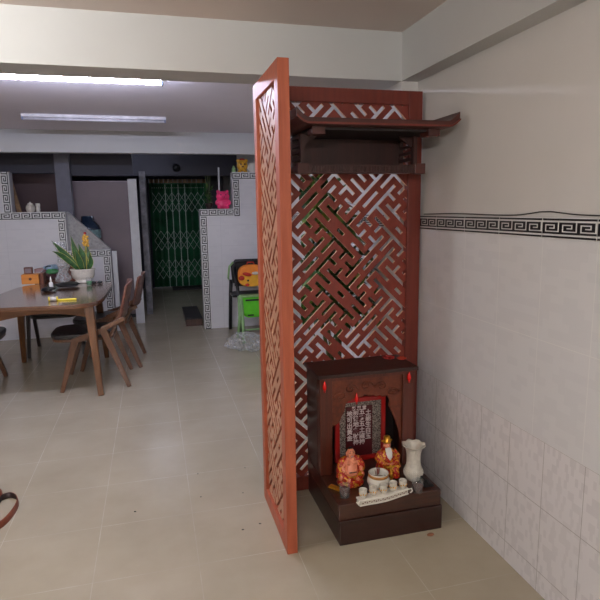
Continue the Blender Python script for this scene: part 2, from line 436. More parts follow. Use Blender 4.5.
# ------------------------------------------------------------------ lattice
SEG = []
def _sg(u0, v0, u1, v1): SEG.append((min(u0, u1), max(u0, u1), min(v0, v1), max(v0, v1)))
for s_ in (-1, 1):
    _sg(-3, s_, 3, s_)
    for q in (-2, 2): _sg(q, s_, q, 2*s_)
for a, b_ in ((-4, -2), (-1, 1), (2, 4)): _sg(a, 0, b_, 0)
for s_ in (-1, 1):
    _sg(s_, 2, s_, 8)
    for q in (3, 7): _sg(s_, q, 2*s_, q)
for a, b_ in ((1, 3), (4.72, 5.28), (7, 9)): _sg(0, a, 0, b_)
HW = .195
def ishole(u, v):
    u, v = u+4, v+2      # centre of a long bar pair
    # reduce to the fundamental cell of the lattice spanned by (5,5) and (-5,5)
    a = (u+v)/10; b2 = (v-u)/10
    fa, fb = math.floor(a), math.floor(b2)
    for i in (-1, 0, 1, 2):
        for j in (-1, 0, 1, 2):
            ca, cb = fa+i, fb+j
            uu = u-(5*ca-5*cb); vv = v-(5*ca+5*cb)
            if abs(uu) > 5 or vv < -3 or vv > 10: continue
            for x0, x1, y0, y1 in SEG:
                if x0-HW <= uu <= x1+HW and y0-HW <= vv <= y1+HW: return True
    return False

def lattice(name, parent, a0, b0, p, A0, A1, B0, B1, mapf, thick, mats=('fret', 'cut')):
    """fret board over [A0,A1]x[B0,B1]; mapf(a,b,t)->3D, t through the board"""
    r2 = math.sqrt(2)*p
    def UV(a, b): return ((a-a0)+(b-b0))/r2, ((a-a0)-(b-b0))/r2
    def AB(u, v): return a0+(u+v)*r2/2, b0+(u-v)*r2/2
    cs = [UV(a, b) for a in (A0, A1) for b in (B0, B1)]
    u0, u1 = math.floor(min(c[0] for c in cs))-1, math.ceil(max(c[0] for c in cs))+1
    v0, v1 = math.floor(min(c[1] for c in cs))-1, math.ceil(max(c[1] for c in cs))+1
    def br(lo, hi):
        o = []
        for k_ in range(lo, hi+1): o += [k_-HW, k_+HW, k_+.5]
        return o
    U, V = br(u0, u1), br(v0, v1)
    bm = bmesh.new(); vd = {}
    def gv(i, j):
        if (i, j) not in vd:
            a, b = AB(U[i], V[j]); vd[(i, j)] = bm.verts.new((a, b, 0))
        return vd[(i, j)]
    for i in range(len(U)-1):
        for j in range(len(V)-1):
            uc, vc = (U[i]+U[i+1])/2, (V[j]+V[j+1])/2
            a, b = AB(uc, vc)
            if a < A0-p or a > A1+p or b < B0-p or b > B1+p: continue
            if ishole(uc, vc): continue
            bm.faces.new((gv(i, j), gv(i+1, j), gv(i+1, j+1), gv(i, j+1)))
    for co, no in (((A0, 0, 0), (-1, 0, 0)), ((A1, 0, 0), (1, 0, 0)), ((0, B0, 0), (0, -1, 0)), ((0, B1, 0), (0, 1, 0))):
        bmesh.ops.bisect_plane(bm, geom=bm.verts[:]+bm.edges[:]+bm.faces[:], plane_co=co, plane_no=no, clear_outer=True)
    bmesh.ops.dissolve_limit(bm, angle_limit=.01, verts=bm.verts, edges=bm.edges)
    ex = bmesh.ops.extrude_face_region(bm, geom=bm.faces[:])
    for e in ex['geom']:
        if isinstance(e, bmesh.types.BMVert): e.co.z += thick
    bm.normal_update()
    for f in bm.faces: f.material_index = 0 if abs(f.normal.z) > .5 else 1
    off = Vector(root_loc(parent))
    for v_ in bm.verts: v_.co = Vector(mapf(v_.co.x, v_.co.y, v_.co.z))-off
    bmesh.ops.recalc_face_normals(bm, faces=bm.faces)
    me = bpy.data.meshes.new(name); bm.to_mesh(me); bm.free()
    for m_ in mats: me.materials.append(M[m_])
    o = bpy.data.objects.new(name, me); COL.objects.link(o); o.parent = parent
    return o

P_ = .0444
# screen across the back
scr = thing('fretwork_screen', (.93, 2.62, 0), 'tall red-brown fretwork screen standing flat behind the altar, touching the tiled wall', 'screen')
SY = 2.598
B(.525, .60, SY, SY+.045, 0, 2.022).build('stile', 'frame_shade', scr, bev=.003)
B(1.258, 1.331, SY, SY+.045, 0, 2.022).build('stile', 'frame_shade', scr, bev=.003)
B(.60, 1.258, SY, SY+.045, 1.955, 2.022).build('top_rail', 'frame_shade', scr, bev=.003)
B(.60, 1.258, SY, SY+.045, .0, .075).build('bottom_rail', 'frame_shade', scr, bev=.003)
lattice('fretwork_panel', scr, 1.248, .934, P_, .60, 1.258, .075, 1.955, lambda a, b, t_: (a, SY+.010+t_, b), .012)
# side panel
sp = thing('side_fretwork_panel', (.50, 2.34, 0), 'narrow orange-brown fretwork panel seen almost edge-on, jutting towards the viewer', 'screen')
PX0, PX1, PY0, PY1 = .478, .5235, 2.09, 2.597
B(PX0, PX1, PY0, PY0+.062, 0, 2.012).build('stile', 'frame', sp, bev=.002)
B(PX0, PX1, PY1-.062, PY1, 0, 2.012).build('stile', 'frame', sp, bev=.002)
B(PX0, PX1, PY0+.062, PY1-.062, 1.945, 2.012).build('top_rail', 'frame', sp, bev=.002)
B(PX0, PX1, PY0+.062, PY1-.062, 0, .07).build('bottom_rail', 'frame', sp, bev=.002)
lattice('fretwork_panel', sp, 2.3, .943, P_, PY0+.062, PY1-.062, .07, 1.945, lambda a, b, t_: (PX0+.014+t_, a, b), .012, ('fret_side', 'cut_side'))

# ------------------------------------------------------------------ upper shelf (wall altar)
sh = thing('wall_altar_shelf', (.94, 2.45, 1.61), 'dark wooden altar shelf with upturned roof ends, fixed high on the fretwork screen', 'altar shelf')
# roof: plate with upturned ends, profile in x-z extruded in y
def roofprof(x):
    c, hw = .938, .362
    d = abs(x-c)/hw
    e = max(0, (d-.87)/.13)
    return 1.792+.028*e**1.5
xs = [.576+.724*i/48 for i in range(49)]
poly = [(x, roofprof(x)) for x in xs]+[(x, roofprof(x)+.028+.012*max(0, (abs(x-.938)/.362-.86)/.14)) for x in reversed(xs)]
m = MB(); m.prism(poly, (0, 2.19, 0), (1, 0, 0), (0, 0, 1), (0, .40, 0)); m.build('roof', 'shelf', sh, bev=.003)
m = MB(); m.prism([(x, roofprof(x)+.003) for x in xs]+[(x, roofprof(x)+.010) for x in reversed(xs)], (0, 2.183, 0), (1, 0, 0), (0, 0, 1), (0, .008, 0)); m.build('roof_edge', 'frame_shade', sh)
for x0 in (.655, 1.178): B(x0, x0+.055, 2.24, 2.32, 1.762, 1.797).build('corner_block', 'shelf', sh, bev=.002)
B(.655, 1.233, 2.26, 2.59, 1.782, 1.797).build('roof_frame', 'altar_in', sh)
# lattice-pierced side boards, back board, floor board
for x0 in (.65, 1.193):
    m = MB()
    m.box(x0, x0+.018, 2.41, 2.44, 1.64, 1.785); m.box(x0, x0+.018, 2.56, 2.595, 1.64, 1.785)
    m.box(x0, x0+.018, 2.44, 2.56, 1.64, 1.655); m.box(x0, x0+.018, 2.44, 2.56, 1.77, 1.785)
    for i in range(3): m.box(x0, x0+.018, 2.44, 2.56, 1.675+.03*i, 1.688+.03*i)
    m.build('side_board', 'shelf_dark', sh)
B(.668, 1.193, 2.575, 2.597, 1.64, 1.785).build('back_board', 'shelf_dark', sh)
B(.63, 1.243, 2.40, 2.597, 1.622, 1.64).build('floor_board', 'shelf', sh, bev=.002)
m = MB(); m.box(.665, 1.205, 2.396, 2.402, 1.614, 1.652)
for i in range(40): m.box(.672+i*.0132, .680+i*.0132, 2.392, 2.396, 1.620, 1.646)
m.build('front_fence', 'shelf_dark', sh)
for x0 in (.629, 1.192): B(x0, x0+.052, 2.388, 2.43, 1.611, 1.658).build('corner_post', 'shelf', sh, bev=.002)
for x0, s_ in ((.668, 1), (1.193, -1)):
    m = MB(); m.prism([(0, 0), (s_*.06, .04), (s_*.06, .05), (0, .05)], (x0, 2.43, 1.735), (1, 0, 0), (0, 0, 1), (0, .015, 0))
    m.build('bracket', 'shelf_dark', sh)

# ------------------------------------------------------------------ floor altar
al = thing('floor_altar', (.957, 2.34, 0), 'low varnished red-brown altar cabinet on the floor, filled with offerings', 'altar')
AX0, AX1 = .712, 1.206
B(AX0, AX1, 2.083, 2.588, 0, .115).build('base_plinth', 'altar', al, bev=.004)
B(AX0-.002, AX1-.004, 2.09, 2.59, .115, .19).build('platform', 'altar_v2', al, bev=.005)
CY = 2.366; CT = .675
for x0 in (.712, 1.136):
    B(x0, x0+.062, CY, CY+.045, .19, CT).build('front_post', 'altar_v', al, bev=.003)
for x0 in (.712, 1.182):
    B(x0, x0+.018, CY+.045, 2.59, .19, CT).build('side_wall', 'altar', al)
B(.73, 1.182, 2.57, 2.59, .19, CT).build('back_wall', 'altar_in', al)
B(.70, 1.212, CY-.014, 2.597, CT, .693).build('top_board', 'altar', al, bev=.003)
B(.712, 1.198, CY-.004, 2.597, CT-.016, CT).build('cornice', 'altar_v', al)
# carved arch board
def scal(p0, p1, n, amp, out):
    o = []
    p0, p1 = Vector(p0), Vector(p1)
    d = (p1-p0); nn = Vector((-d.y, d.x)).normalized()*out
    for i in range(n*4):
        t_ = i/(n*4); o.append(tuple(p0+d*t_+nn*amp*abs(math.sin(PI*n*t_))))
    return o
zb = .19
arch = [(.772, .425), (.772, CT-.016), (1.138, CT-.016), (1.138, .26)]
arch += [(1.130, .31), (1.124, .36), (1.112, .40), (1.10, .435), (1.082, .475), (1.07, .50), (1.075, .525), (1.062, .552)]
arch += scal((1.056, .555), (.95, .572), 3, .008, 1) + scal((.94, .572), (.852, .552), 3, .008, 1)
arch += [(.846, .535), (.838, .50), (.825, .475), (.818, .455), (.806, .44), (.79, .432)]
m = MB(); m.prism(arch, (0, CY+.012, 0), (1, 0, 0), (0, 0, 1), (0, .014, 0)); m.build('carved_arch', 'carve', al)
# relief scrolls on the arch board
m = MB()
for cx, cz, s_ in ((.87, .605, 1), (1.03, .605, -1), (.82, .575, -1), (1.085, .57, 1), (.95, .615, 1)):
    pts = []
    for i in range(22):
        q = i*.42; r = .026*math.exp(-i*.07); pts.append((cx+s_*math.cos(q)*r*1.4, CY+.010, cz+math.sin(q)*r))
    m.tube(pts, .0032, 6)
m.build('carved_scroll', 'carve', al)

# plaque inside the altar
pq = thing('ancestral_plaque', (.955, 2.48, .19), 'red-framed tablet with columns of pale characters, upright inside the floor altar', 'plaque')
QX0, QX1, QZ0, QZ1, QY = .822, 1.092, .192, .523, 2.468
m = MB(); fw = .022
m.box(QX0, QX0+fw, QY, QY+.02, QZ0, QZ1); m.box(QX1-fw, QX1, QY, QY+.02, QZ0, QZ1)
m.box(QX0+fw, QX1-fw, QY, QY+.02, QZ1-fw, QZ1); m.box(QX0+fw, QX1-fw, QY, QY+.02, QZ0, QZ0+fw); m.build('frame', 'red', pq, bev=.003)
B(QX0+fw, QX1-fw, QY+.010, QY+.018, QZ0+fw, QZ1-fw).build('backing_sheet', 'glitter', pq)
B(.880, 1.022, QY+.006, QY+.010, QZ0+fw, .478).build('centre_panel', 'maroon', pq)
def glyphs(name, txt, x, z, size, y, parent, mat='letter', vertical=True):
    cu = bpy.data.curves.new(name, 'FONT'); cu.body = '\n'.join(txt) if vertical else txt
    cu.size = size; cu.align_x = 'CENTER'; cu.space_line = 1.0; cu.extrude = .0004; cu.offset = .0006
    o = bpy.data.objects.new(name, cu); COL.objects.link(o)
    dg = bpy.context.evaluated_depsgraph_get(); me = bpy.data.meshes.new_from_object(o.evaluated_get(dg))
    bpy.data.objects.remove(o)
    off = Vector(root_loc(parent))
    for v_ in me.vertices: v_.co = Vector((x+v_.co.x, y-v_.co.z, z+v_.co.y))-off
    me.materials.clear(); me.materials.append(M[mat])
    o = bpy.data.objects.new(name, me); COL.objects.link(o); o.parent = parent; return o
for i, (tx, x_, z_) in enumerate((('地可出黃金', .900, .430), ('前後地主財神', .933, .436), ('五方五土龍神', .966, .436), ('土能生白玉', .999, .430))):
    glyphs('characters', tx, x_, z_, .032, QY+.0055, bpy.data.objects['centre_panel'])
glyphs('characters', '聚 寶 堂', .95, .478-.018, .022, QY+.0055, bpy.data.objects['centre_panel'], vertical=False)

# small red flame bulbs
def flame(x, y, z, label):
    t_ = thing('flame_bulb', (x, y, z-.02), label, 'bulb', 'red flame bulbs on the altar')
    MB().lathe([(.0005, .035), (.004, .026), (.008, .014), (.0095, .004), (.008, -.005), (.004, -.010)][::-1], (x, y, z), 12).build('flame', 'bulb', t_)
    MB().lathe([(.005, -.022), (.006, -.012), (.004, -.008)], (x, y, z), 10).build('socket', 'red', t_)
flame(.733, CY-.012, .632, 'red flame-shaped bulb on the left post of the floor altar')
flame(1.163, CY-.012, .637, 'red flame-shaped bulb on the right post of the floor altar')
flame(.897, CY+.002, .553, 'red flame-shaped bulb above the tablet with pale characters')

# flowers on the altar top
def flower(x, y, z, r, mat, label, kind):
    t_ = thing('artificial_flower', (x, y, z), label, 'flower', kind)
    m = MB()
    for ring, (rr, n, tilt) in enumerate(((r, 7, .25), (r*.7, 6, .6), (r*.4, 5, 1.0))):
        for i in range(n):
            q = 2*PI*i/n+ring*.4; d = Vector((math.cos(q), math.sin(q), 0))
            m.ball(Vector((x, y, z+r*.35))+d*rr*.5*math.cos(tilt)+Vector((0, 0, rr*.9*math.sin(tilt))), (rr*.5, rr*.32, rr*.12), 0, 8, 5, R3(q, 'Z') @ R3(-tilt, 'Y'))
    m.build('petals', mat, t_)
    MB().ball((x, y, z+r*.55), r*.16, 0, 8, 5).build('flower_centre', 'gold', t_)
flower(1.11, 2.48, .693, .035, 'redflower', 'dark red artificial flower lying on the altar top', 'flowers on the altar top')
flower(1.172, 2.46, .693, .028, 'orangeflower', 'orange-red artificial flower at the right corner of the altar top', 'flowers on the altar top')

# ------------------------------------------------------------------ statues
def hand(m, c, d, s_, up=(0, 0, 1)):
    """palm with four fingers and a thumb; d = pointing direction"""
    c, d, up = Vector(c), Vector(d).normalized(), Vector(up); w_ = d.cross(up).normalized()
    m.ball(c, (s_*1.0, s_*.9, s_*.6))
    for i, ln in enumerate((1.0, 1.25, 1.15, .85)):
        o = c+w_*(i-1.5)*s_*.5+d*s_*.6
        m.tube([o, o+d*s_*ln*.7, o+d*s_*ln*1.1-up*s_*.35], [s_*.26, s_*.24, s_*.18], 6)
    o = c-w_*s_*.8
    m.tube([o, o-w_*s_*.5+d*s_*.5, o-w_*s_*.4+d*s_*1.0], [s_*.3, s_*.26, s_*.2], 6)

# laughing pot-bellied figure
bx, by, bz = .826, 2.262, .19
st = thing('laughing_statuette', (bx, by, bz), 'seated laughing figurine with a bare round belly, left of the incense bowl', 'statuette')
MB().lathe([(.040, 0), (.050, .002), (.052, .010), (.046, .018), (.048, .022), (.042, .026)], (bx, by, bz), 24, sx=1.05, sy=.9).build('rock_base', 'robe', st)
m = MB()
m.ball((bx, by, bz+.062), (.029, .026, .030)); m.ball((bx, by-.004, bz+.052), (.030, .028, .024)); m.ball((bx, by+.004, bz+.092), (.027, .019, .018))
m.ball((bx-.011, by-.012, bz+.091), (.011, .009, .009)); m.ball((bx+.011, by-.012, bz+.091), (.011, .009, .009))
m.tube([(bx, by+.003, bz+.098), (bx, by-.002, bz+.115)], [.012, .011], 10)
m.ball((bx, by-.003, bz+.128), (.0155, .0155, .019)); m.ball((bx, by-.009, bz+.119), (.0125, .010, .010))
for s_ in (-1, 1):
    m.ball((bx+s_*.016, by-.001, bz+.124), (.0035, .005, .009))
    m.ball((bx+s_*.008, by-.013, bz+.123), (.0052, .005, .005))
m.ball((bx, by-.0185, bz+.1255), (.0035, .0035, .003))
m.tube([(bx-.025, by, bz+.094), (bx-.038, by-.008, bz+.075), (bx-.030, by-.022, bz+.058)], [.010, .009, .007], 8)
m.tube([(bx+.025, by, bz+.094), (bx+.040, by-.006, bz+.072), (bx+.036, by-.024, bz+.058)], [.010, .009, .007], 8)
m.tube([(bx+.012, by-.006, bz+.034), (bx+.038, by-.022, bz+.040), (bx+.014, by-.036, bz+.030)], [.015, .014, .008], 8)
m.tube([(bx-.012, by-.006, bz+.034), (bx-.040, by-.022, bz+.036), (bx-.012, by-.036, bz+.028)], [.015, .014, .008], 8)
m.build('body', 'skin', st, remesh=.0016)
m = MB(); hand(m, (bx-.027, by-.027, bz+.055), (.6, -.4, -.4), .006); m.build('hand', 'skin', st, remesh=.0007)
m = MB(); hand(m, (bx+.034, by-.029, bz+.056), (-.6, -.4, -.4), .006); m.build('hand', 'skin', st, remesh=.0007)
m = MB()
for s_ in (-1, 1):
    m.tube([(bx+s_*.014, by+.012, bz+.106), (bx+s_*.030, by+.004, bz+.098), (bx+s_*.043, by-.002, bz+.076), (bx+s_*.044, by-.004, bz+.055)], [.008, .0135, .0145, .016], 10)
    m.tube([(bx+s_*.030, by+.012, bz+.09), (bx+s_*.036, by+.010, bz+.05), (bx+s_*.040, by+.004, bz+.026)], [.012, .014, .018], 10)
    m.tube([(bx+s_*.010, by-.004, bz+.032), (bx+s_*.040, by-.020, bz+.038), (bx+s_*.022, by-.034, bz+.030)], [.019, .0175, .012], 10)
m.ball((bx, by+.016, bz+.07), (.034, .014, .040)); m.ball((bx, by-.002, bz+.034), (.044, .032, .014))
m.build('robe', 'robe', st, remesh=.0018)
m = MB(); m.ball((bx, by+.001, bz+.1315), (.0163, .0160, .0175)); o = m.build('hair', 'hair', st)
for v_ in o.data.vertices:
    if v_.co.y < -.003 and v_.co.z < .142: v_.co.y += .010
m = MB()
for s_ in (-1, 1):
    m.tube([(bx+s_*.0095, by-.0165, bz+.1315), (bx+s_*.0065, by-.018, bz+.1330), (bx+s_*.0035, by-.0175, bz+.1312)], .0009, 6)
m.tube([(bx-.008, by-.0170, bz+.1375), (bx-.005, by-.0175, bz+.139), (bx-.002, by-.0172, bz+.137)], .0007, 5)
m.tube([(bx+.008, by-.0170, bz+.1375), (bx+.005, by-.0175, bz+.139), (bx+.002, by-.0172, bz+.137)], .0007, 5)
m.build('eyes', 'hair', st)
m = MB(); m.ball((bx, by-.0182, bz+.1175), (.0068, .0022, .0030)); m.build('mouth', 'lip', st)
m = MB(); m.ball((bx, by-.0195, bz+.1185), (.0050, .0016, .0010)); m.build('teeth', 'white', bpy.data.objects['mouth'])
m = MB(); m.tube([(bx-.034, by-.018, bz+.046), (bx-.012, by-.031, bz+.040), (bx+.014, by-.031, bz+.041), (bx+.034, by-.016, bz+.047)], .0032, 8); m.build('sash', 'gold', st)
m = MB()
for i in range(5): m.ball((bx-.013+i*.006, by-.0325, bz+.0595), (.0032, .0018, .0026))
m.build('beads', 'hair', st)
m = MB(); m.ball((bx+.028, by-.034, bz+.050), (.011, .006, .008), rot=R3(.4, 'Y')); m.ball((bx+.028, by-.034, bz+.058), (.005, .005, .005)); m.build('gold_ingot', 'gold', st)

# bearded seated figure
bx, by, bz = 1.018, 2.285, .19
st = thing('bearded_statuette', (bx, by, bz), 'seated figurine in red and gold robe with long white beard and gold hat', 'statuette')
m = MB()
m.lathe([(.034, 0), (.047, .003), (.050, .02), (.046, .045), (.041, .07), (.042, .09), (.036, .108), (.020, .120), (.010, .124)], (bx, by, bz), 24, sx=1.0, sy=.75)
for s_ in (-1, 1):
    m.tube([(bx+s_*.028, by, bz+.108), (bx+s_*.044, by-.008, bz+.085), (bx+s_*.030, by-.030, bz+.070), (bx+s_*.012, by-.036, bz+.070)], [.013, .015, .015, .011], 10)
    m.ball((bx+s_*.026, by-.024, bz+.038), (.020, .020, .018))
    m.tube([(bx+s_*.026, by-.036, bz+.036), (bx+s_*.026, by-.036, bz+.006)], [.015, .018], 10)
    m.tube([(bx+s_*.034, by-.026, bz+.072), (bx+s_*.040, by-.028, bz+.045)], [.011, .013], 8)
m.build('robe', 'robe', st, remesh=.0018)
m = MB(); m.ball((bx, by-.004, bz+.137), (.0140, .0145, .0170)); m.tube([(bx, by, bz+.112), (bx, by-.002, bz+.13)], [.010, .009], 8)
m.ball((bx, by-.0185, bz+.1355), (.0030, .0034, .0040))
for s_ in (-1, 1):
    m.ball((bx+s_*.0142, by-.002, bz+.135), (.003, .0045, .0075)); m.ball((bx+s_*.0075, by-.0135, bz+.1315), (.0048, .004, .004))
m.build('head', 'skin', st, remesh=.0012)
m = MB()
for s_ in (-1, 1): hand(m, (bx+s_*.008, by-.041, bz+.071), (-s_*.7, -.2, -.1), .0055)
m.build('hands', 'skin', st, remesh=.0007)
m = MB()
for i in range(-3, 4):
    x = bx+i*.0034
    m.tube([(x, by-.0165+abs(i)*.0012, bz+.128-abs(i)*.0005), (x*1.0, by-.026, bz+.112), (bx+i*.0024, by-.034, bz+.096), (bx+i*.0008, by-.036, bz+.080+abs(i)*.002)], [.0030, .0042, .0036, .0012], 7)
m.tube([(bx-.010, by-.0165, bz+.1275), (bx-.005, by-.0195, bz+.130), (bx, by-.0185, bz+.1305), (bx+.005, by-.0195, bz+.130), (bx+.010, by-.0165, bz+.1275)], .0018, 6)
m.build('beard', 'white', st, remesh=.0011)
m = MB()
for s_ in (-1, 1): m.ball((bx+s_*.0055, by-.0172, bz+.1400), (.0020, .0010, .0010))
m.build('eyes', 'hair', st)
m = MB(); m.ball((bx, by-.0190, bz+.1262), (.0030, .0016, .0010)); m.build('mouth', 'lip', st)
m = MB(); m.lathe([(.0158, 0), (.0168, .004), (.0160, .010), (.0135, .012), (.0140, .024), (.0120, .028), (.002, .029)], (bx, by-.002, bz+.147), 16)
for s_ in (-1, 1): m.ball((bx+s_*.019, by, bz+.155), (.006, .002, .004))
m.build('hat', 'gold', st)
m = MB(); m.ball((bx, by-.0185, bz+.160), .0032); m.build('hat_jewel', 'lip', bpy.data.objects['hat'])
m = MB(); m.tube([(bx-.022, by-.036, bz+.060), (bx-.010, by-.042, bz+.056), (bx+.010, by-.042, bz+.056), (bx+.022, by-.036, bz+.060)], [.004, .006, .006, .004], 8); m.ball((bx, by-.043, bz+.062), (.006, .005, .006)); m.build('gold_ingot', 'gold', st)
m = MB(); m.tube([(bx-.032, by-.03, bz+.030), (bx, by-.045, bz+.022), (bx+.032, by-.03, bz+.030)], .0028, 7); m.tube([(bx, by-.045, bz+.05), (bx, by-.048, bz+.022), (bx, by-.050, bz+.004)], [.004, .006, .005], 7); m.build('robe_trim', 'gold', st)

bpy.data.objects['bearded_statuette'].scale = (1.14,)*3
bpy.data.objects['laughing_statuette'].scale = (1.2,)*3
# incense bowl with burnt sticks
cx, cy = .930, 2.175
ib = thing('incense_bowl', (cx, cy, .19), 'round white ceramic incense bowl with a tan rim, in front of the figurines', 'bowl')
MB().lathe([(.026, 0), (.028, .004), (.040, .018), (.045, .034), (.043, .048), (.037, .056), (.0375, .066), (.040, .070), (.036, .071), (.034, .062), (.033, .055), (.032, .020)], (cx, cy, .19), 32).build('bowl_body', 'ceramic', ib); bo = bpy.data.objects['bowl_body']
MB().lathe([(.0372, .0535), (.0395, .056), (.0405, .060), (.0395, .064), (.0376, .066)], (cx, cy, .19), 32, cap=False).build('rim_band', 'goldband', bo)
MB().lathe([(.0335, .052), (.0335, .060), (.015, .063), (.001, .064)], (cx, cy, .172), 20).build('ash', 'ash', bo)
m = MB()
for i in range(9):
    q = random.uniform(0, 6.3); r = random.uniform(0, .008); h_ = random.uniform(.015, .035)
    m.tube([(cx-.004+r*math.cos(q), cy+r*math.sin(q), .25), (cx-.004+r*math.cos(q)*1.5, cy+r*math.sin(q)*1.5, .253+h_)], .0012, 5)
m.build('incense_sticks', 'incense', ib)
ib.scale = (1.16,)*3

# flower vase
cx, cy = 1.124, 2.215
vs = thing('flower_vase', (cx, cy, .19), 'white ribbed ceramic vase with a wavy flared rim, right of the bearded figurine', 'vase')
def vw(i, q, r, z):
    if i in (6, 7, 8, 9, 10): return r*(1+.022*math.cos(20*q)), z
    if i >= 11: return r*(1+.045*math.cos(8*q)*(1 if i < 15 else .9)), z+.002*math.cos(8*q)*(1 if i < 15 else .9)
    return r*(1+.01*math.cos(26*q+i*2)), z
prof = [(.028, 0), (.034, .004), (.036, .012), (.043, .026), (.045, .042), (.041, .058), (.0345, .070), (.032, .090), (.032, .118), (.0345, .140), (.040, .158), (.048, .168), (.054, .171), (.055, .1735), (.053, .175), (.045, .170), (.033, .152), (.028, .10), (.028, .03)]
MB().lathe(prof, (cx, cy, .19), 80, wav=vw).build('vase_body', 'ceramic_old', vs)
m = MB()
for ring, (r, z, n) in enumerate(((.0435, .026, 30), (.0458, .035, 31), (.0455, .044, 30), (.0425, .053, 28))):
    for i in range(n):
        q = 2*PI*(i+ring*.5)/n; m.ball((cx+math.cos(q)*(r-.001), cy+math.sin(q)*(r-.001), .19+z), .0026, 0, 6, 4)
m.build('raised_beads', 'ceramic', bpy.data.objects['vase_body'])

# tray of cups
tr = thing('cup_tray', (.915, 2.085, .19), 'cream ceramic tray with brown patterned side, carrying a row of small cups', 'tray')
ang = math.radians(8)
TM = Matrix.Translation((.918, 2.082, .19)) @ Matrix.Rotation(ang*0, 4, 'Z')
n_ = 20; top = []; bot = []
def tray_y(t_): return .012*math.cos(t_*2*PI)*-.5
m = MB(); L = .262
pl = [(-L/2+L*i/n_, -.024+.006*math.cos(2*PI*i/n_)) for i in range(n_+1)]+[(L/2-L*i/n_, .024-.004*math.cos(2*PI*i/n_)) for i in range(n_+1)]
m.prism(pl, (.918, 2.082, .215), (1, 0, 0), (0, 1, 0), (0, 0, .008)); m.build('tray_top', 'ceramic', tr, bev=.002)
m = MB(); pl2 = [(x*.97, y*.88) for x, y in pl]; m.prism(pl2, (.918, 2.082, .199), (1, 0, 0), (0, 1, 0), (0, 0, .016)); m.build('tray_side', 'ceramic_old', tr)
m = MB(); m.prism([(x, y*.97) for x, y in pl], (.918, 2.082, .193), (1, 0, 0), (0, 1, 0), (0, 0, .006)); m.build('tray_foot', 'ceramic', tr, bev=.002)
m = MB()
for i in range(22):
    x = -.115+i*.011
    yv = (-.024+.006*math.cos(2*PI*(x+L/2)/L))*.88
    m.ball((.918+x, 2.082+yv, .207+(.002 if i % 2 else -.002)), (.0042, .0012, .003), 0, 6, 4)
m.build('tray_pattern', 'redbrown', bpy.data.objects['tray_side'])
for s_ in (-1, 1):
    m = MB()
    m.tube([(.918+s_*.128, 2.062, .221), (.918+s_*.141, 2.058, .224), (.918+s_*.144, 2.056, .212), (.918+s_*.136, 2.06, .203)], .003, 6); m.build('tray_handle', 'ceramic', tr)

tr.rotation_euler = (0, 0, .15); tr.scale = (.95, 1, 1); tr.location.x -= .006
def cup(x, y, z, lab):
    c = thing('tea_cup', (x, y, z), lab, 'cup', 'small cups in a row on the cream tray')
    MB().lathe([(.011, 0), (.013, .003), (.0155, .014), (.0165, .030), (.0170, .033), (.0155, .0335), (.0145, .028), (.013, .012), (.008, .009)], (x, y, z), 20).build('cup_body', 'ceramic_old', c)
    m = MB()
    for i in range(10):
        q = 2*PI*i/10; m.ball((x+math.cos(q)*.0152, y+math.sin(q)*.0152, z+.014+.003*(i % 2)), (.003, .003, .004), 0, 6, 4)
    m.build('gold_pattern', 'gold', c); c.scale = (1.1, 1.1, 1.1)
order = ['first small gold-patterned cup at the left end of the cream tray', 'second small cup from the left end of the cream tray',
         'middle one of five small cups on the cream tray', 'fourth small cup from the left on the cream tray', 'small cup at the right end of the cream tray, nearest the vase']
for i in range(5): cup(.815+i*.050, 2.072+i*.0065+.002*(i % 2), .2232, order[i])

def tumbler(x, y, lab, drink):
    g = thing('glass_tumbler', (x, y, .19), lab, 'glass', 'glasses beside the cup tray')
    MB().lathe([(.016, 0), (.019, .001), (.022, .05), (.0205, .05), (.0178, .004), (.010, .004)], (x, y, .19), 24).build('glass_body', 'glass', g)
    MB().lathe([(.0172, .0045), (.0196, .034), (.0190, .035), (.001, .035)], (x, y, .19), 24).build('drink', drink, g); g.scale = (1.15,)*3
tumbler(.758, 2.150, 'glass of dark drink at the left edge of the altar platform, by the laughing figurine', 'tea')
tumbler(1.088, 2.098, 'glass of brown drink between the cup tray and the black object', 'tea')
m = MB(); m.prism([(0, 0), (.05, 0), (.045, .012), (.02, .02), (.012, .036), (.002, .038)], (1.135, 2.12, .19), (1, 0, 0), (0, 0, 1), (0, .05, 0))
tag(m.build('lighter_holder', 'black', None, (1.14, 2.12, .19), bev=.003), 'small black wedge-shaped object at the right edge of the altar platform', 'lighter')
m = MB(); m.box(-.012, .012, -.03, .03, 0, .010, xf=(Matrix.Translation((.742, 2.232, .19)) @ Matrix.Rotation(.65, 4, 'Z')))
tag(m.build('matchbox', 'yellow' if False else 'gold', None, (.742, 2.232, .19), bev=.001), 'flat yellow packet lying left below the laughing figurine', 'packet')

# crumb and specks on the floor
def crumb(x, y, r, mat, name, lab, cat, grp=None):
    m = MB(); m.ball((x, y, r*.35), (r, r*.7, r*.35), 0, 10, 6)
    o = m.build(name, mat, None, (x, y, 0))
    for v_ in o.data.vertices: v_.co *= 1+.25*noise.noise(v_.co*200+Vector((x*9, y, 0)))
    return tag(o, lab, cat, grp)
crumb(1.128, 2.045, .016, 'debris', 'dried_petal', 'brown dried petal on the floor before the altar plinth', 'petal')
for i, (x, y) in enumerate(((-.163, 2.63), (.324, 2.327), (.409, 2.353), (.162, 2.681), (.167, 2.94), (.433, 2.935), (.377, 2.66))):
    crumb(x, y, .006 if i < 3 else .004, 'speck', 'floor_speck', 'tiny dark speck of dirt on the beige floor tiles', 'dirt speck', 'dirt specks on the floor')

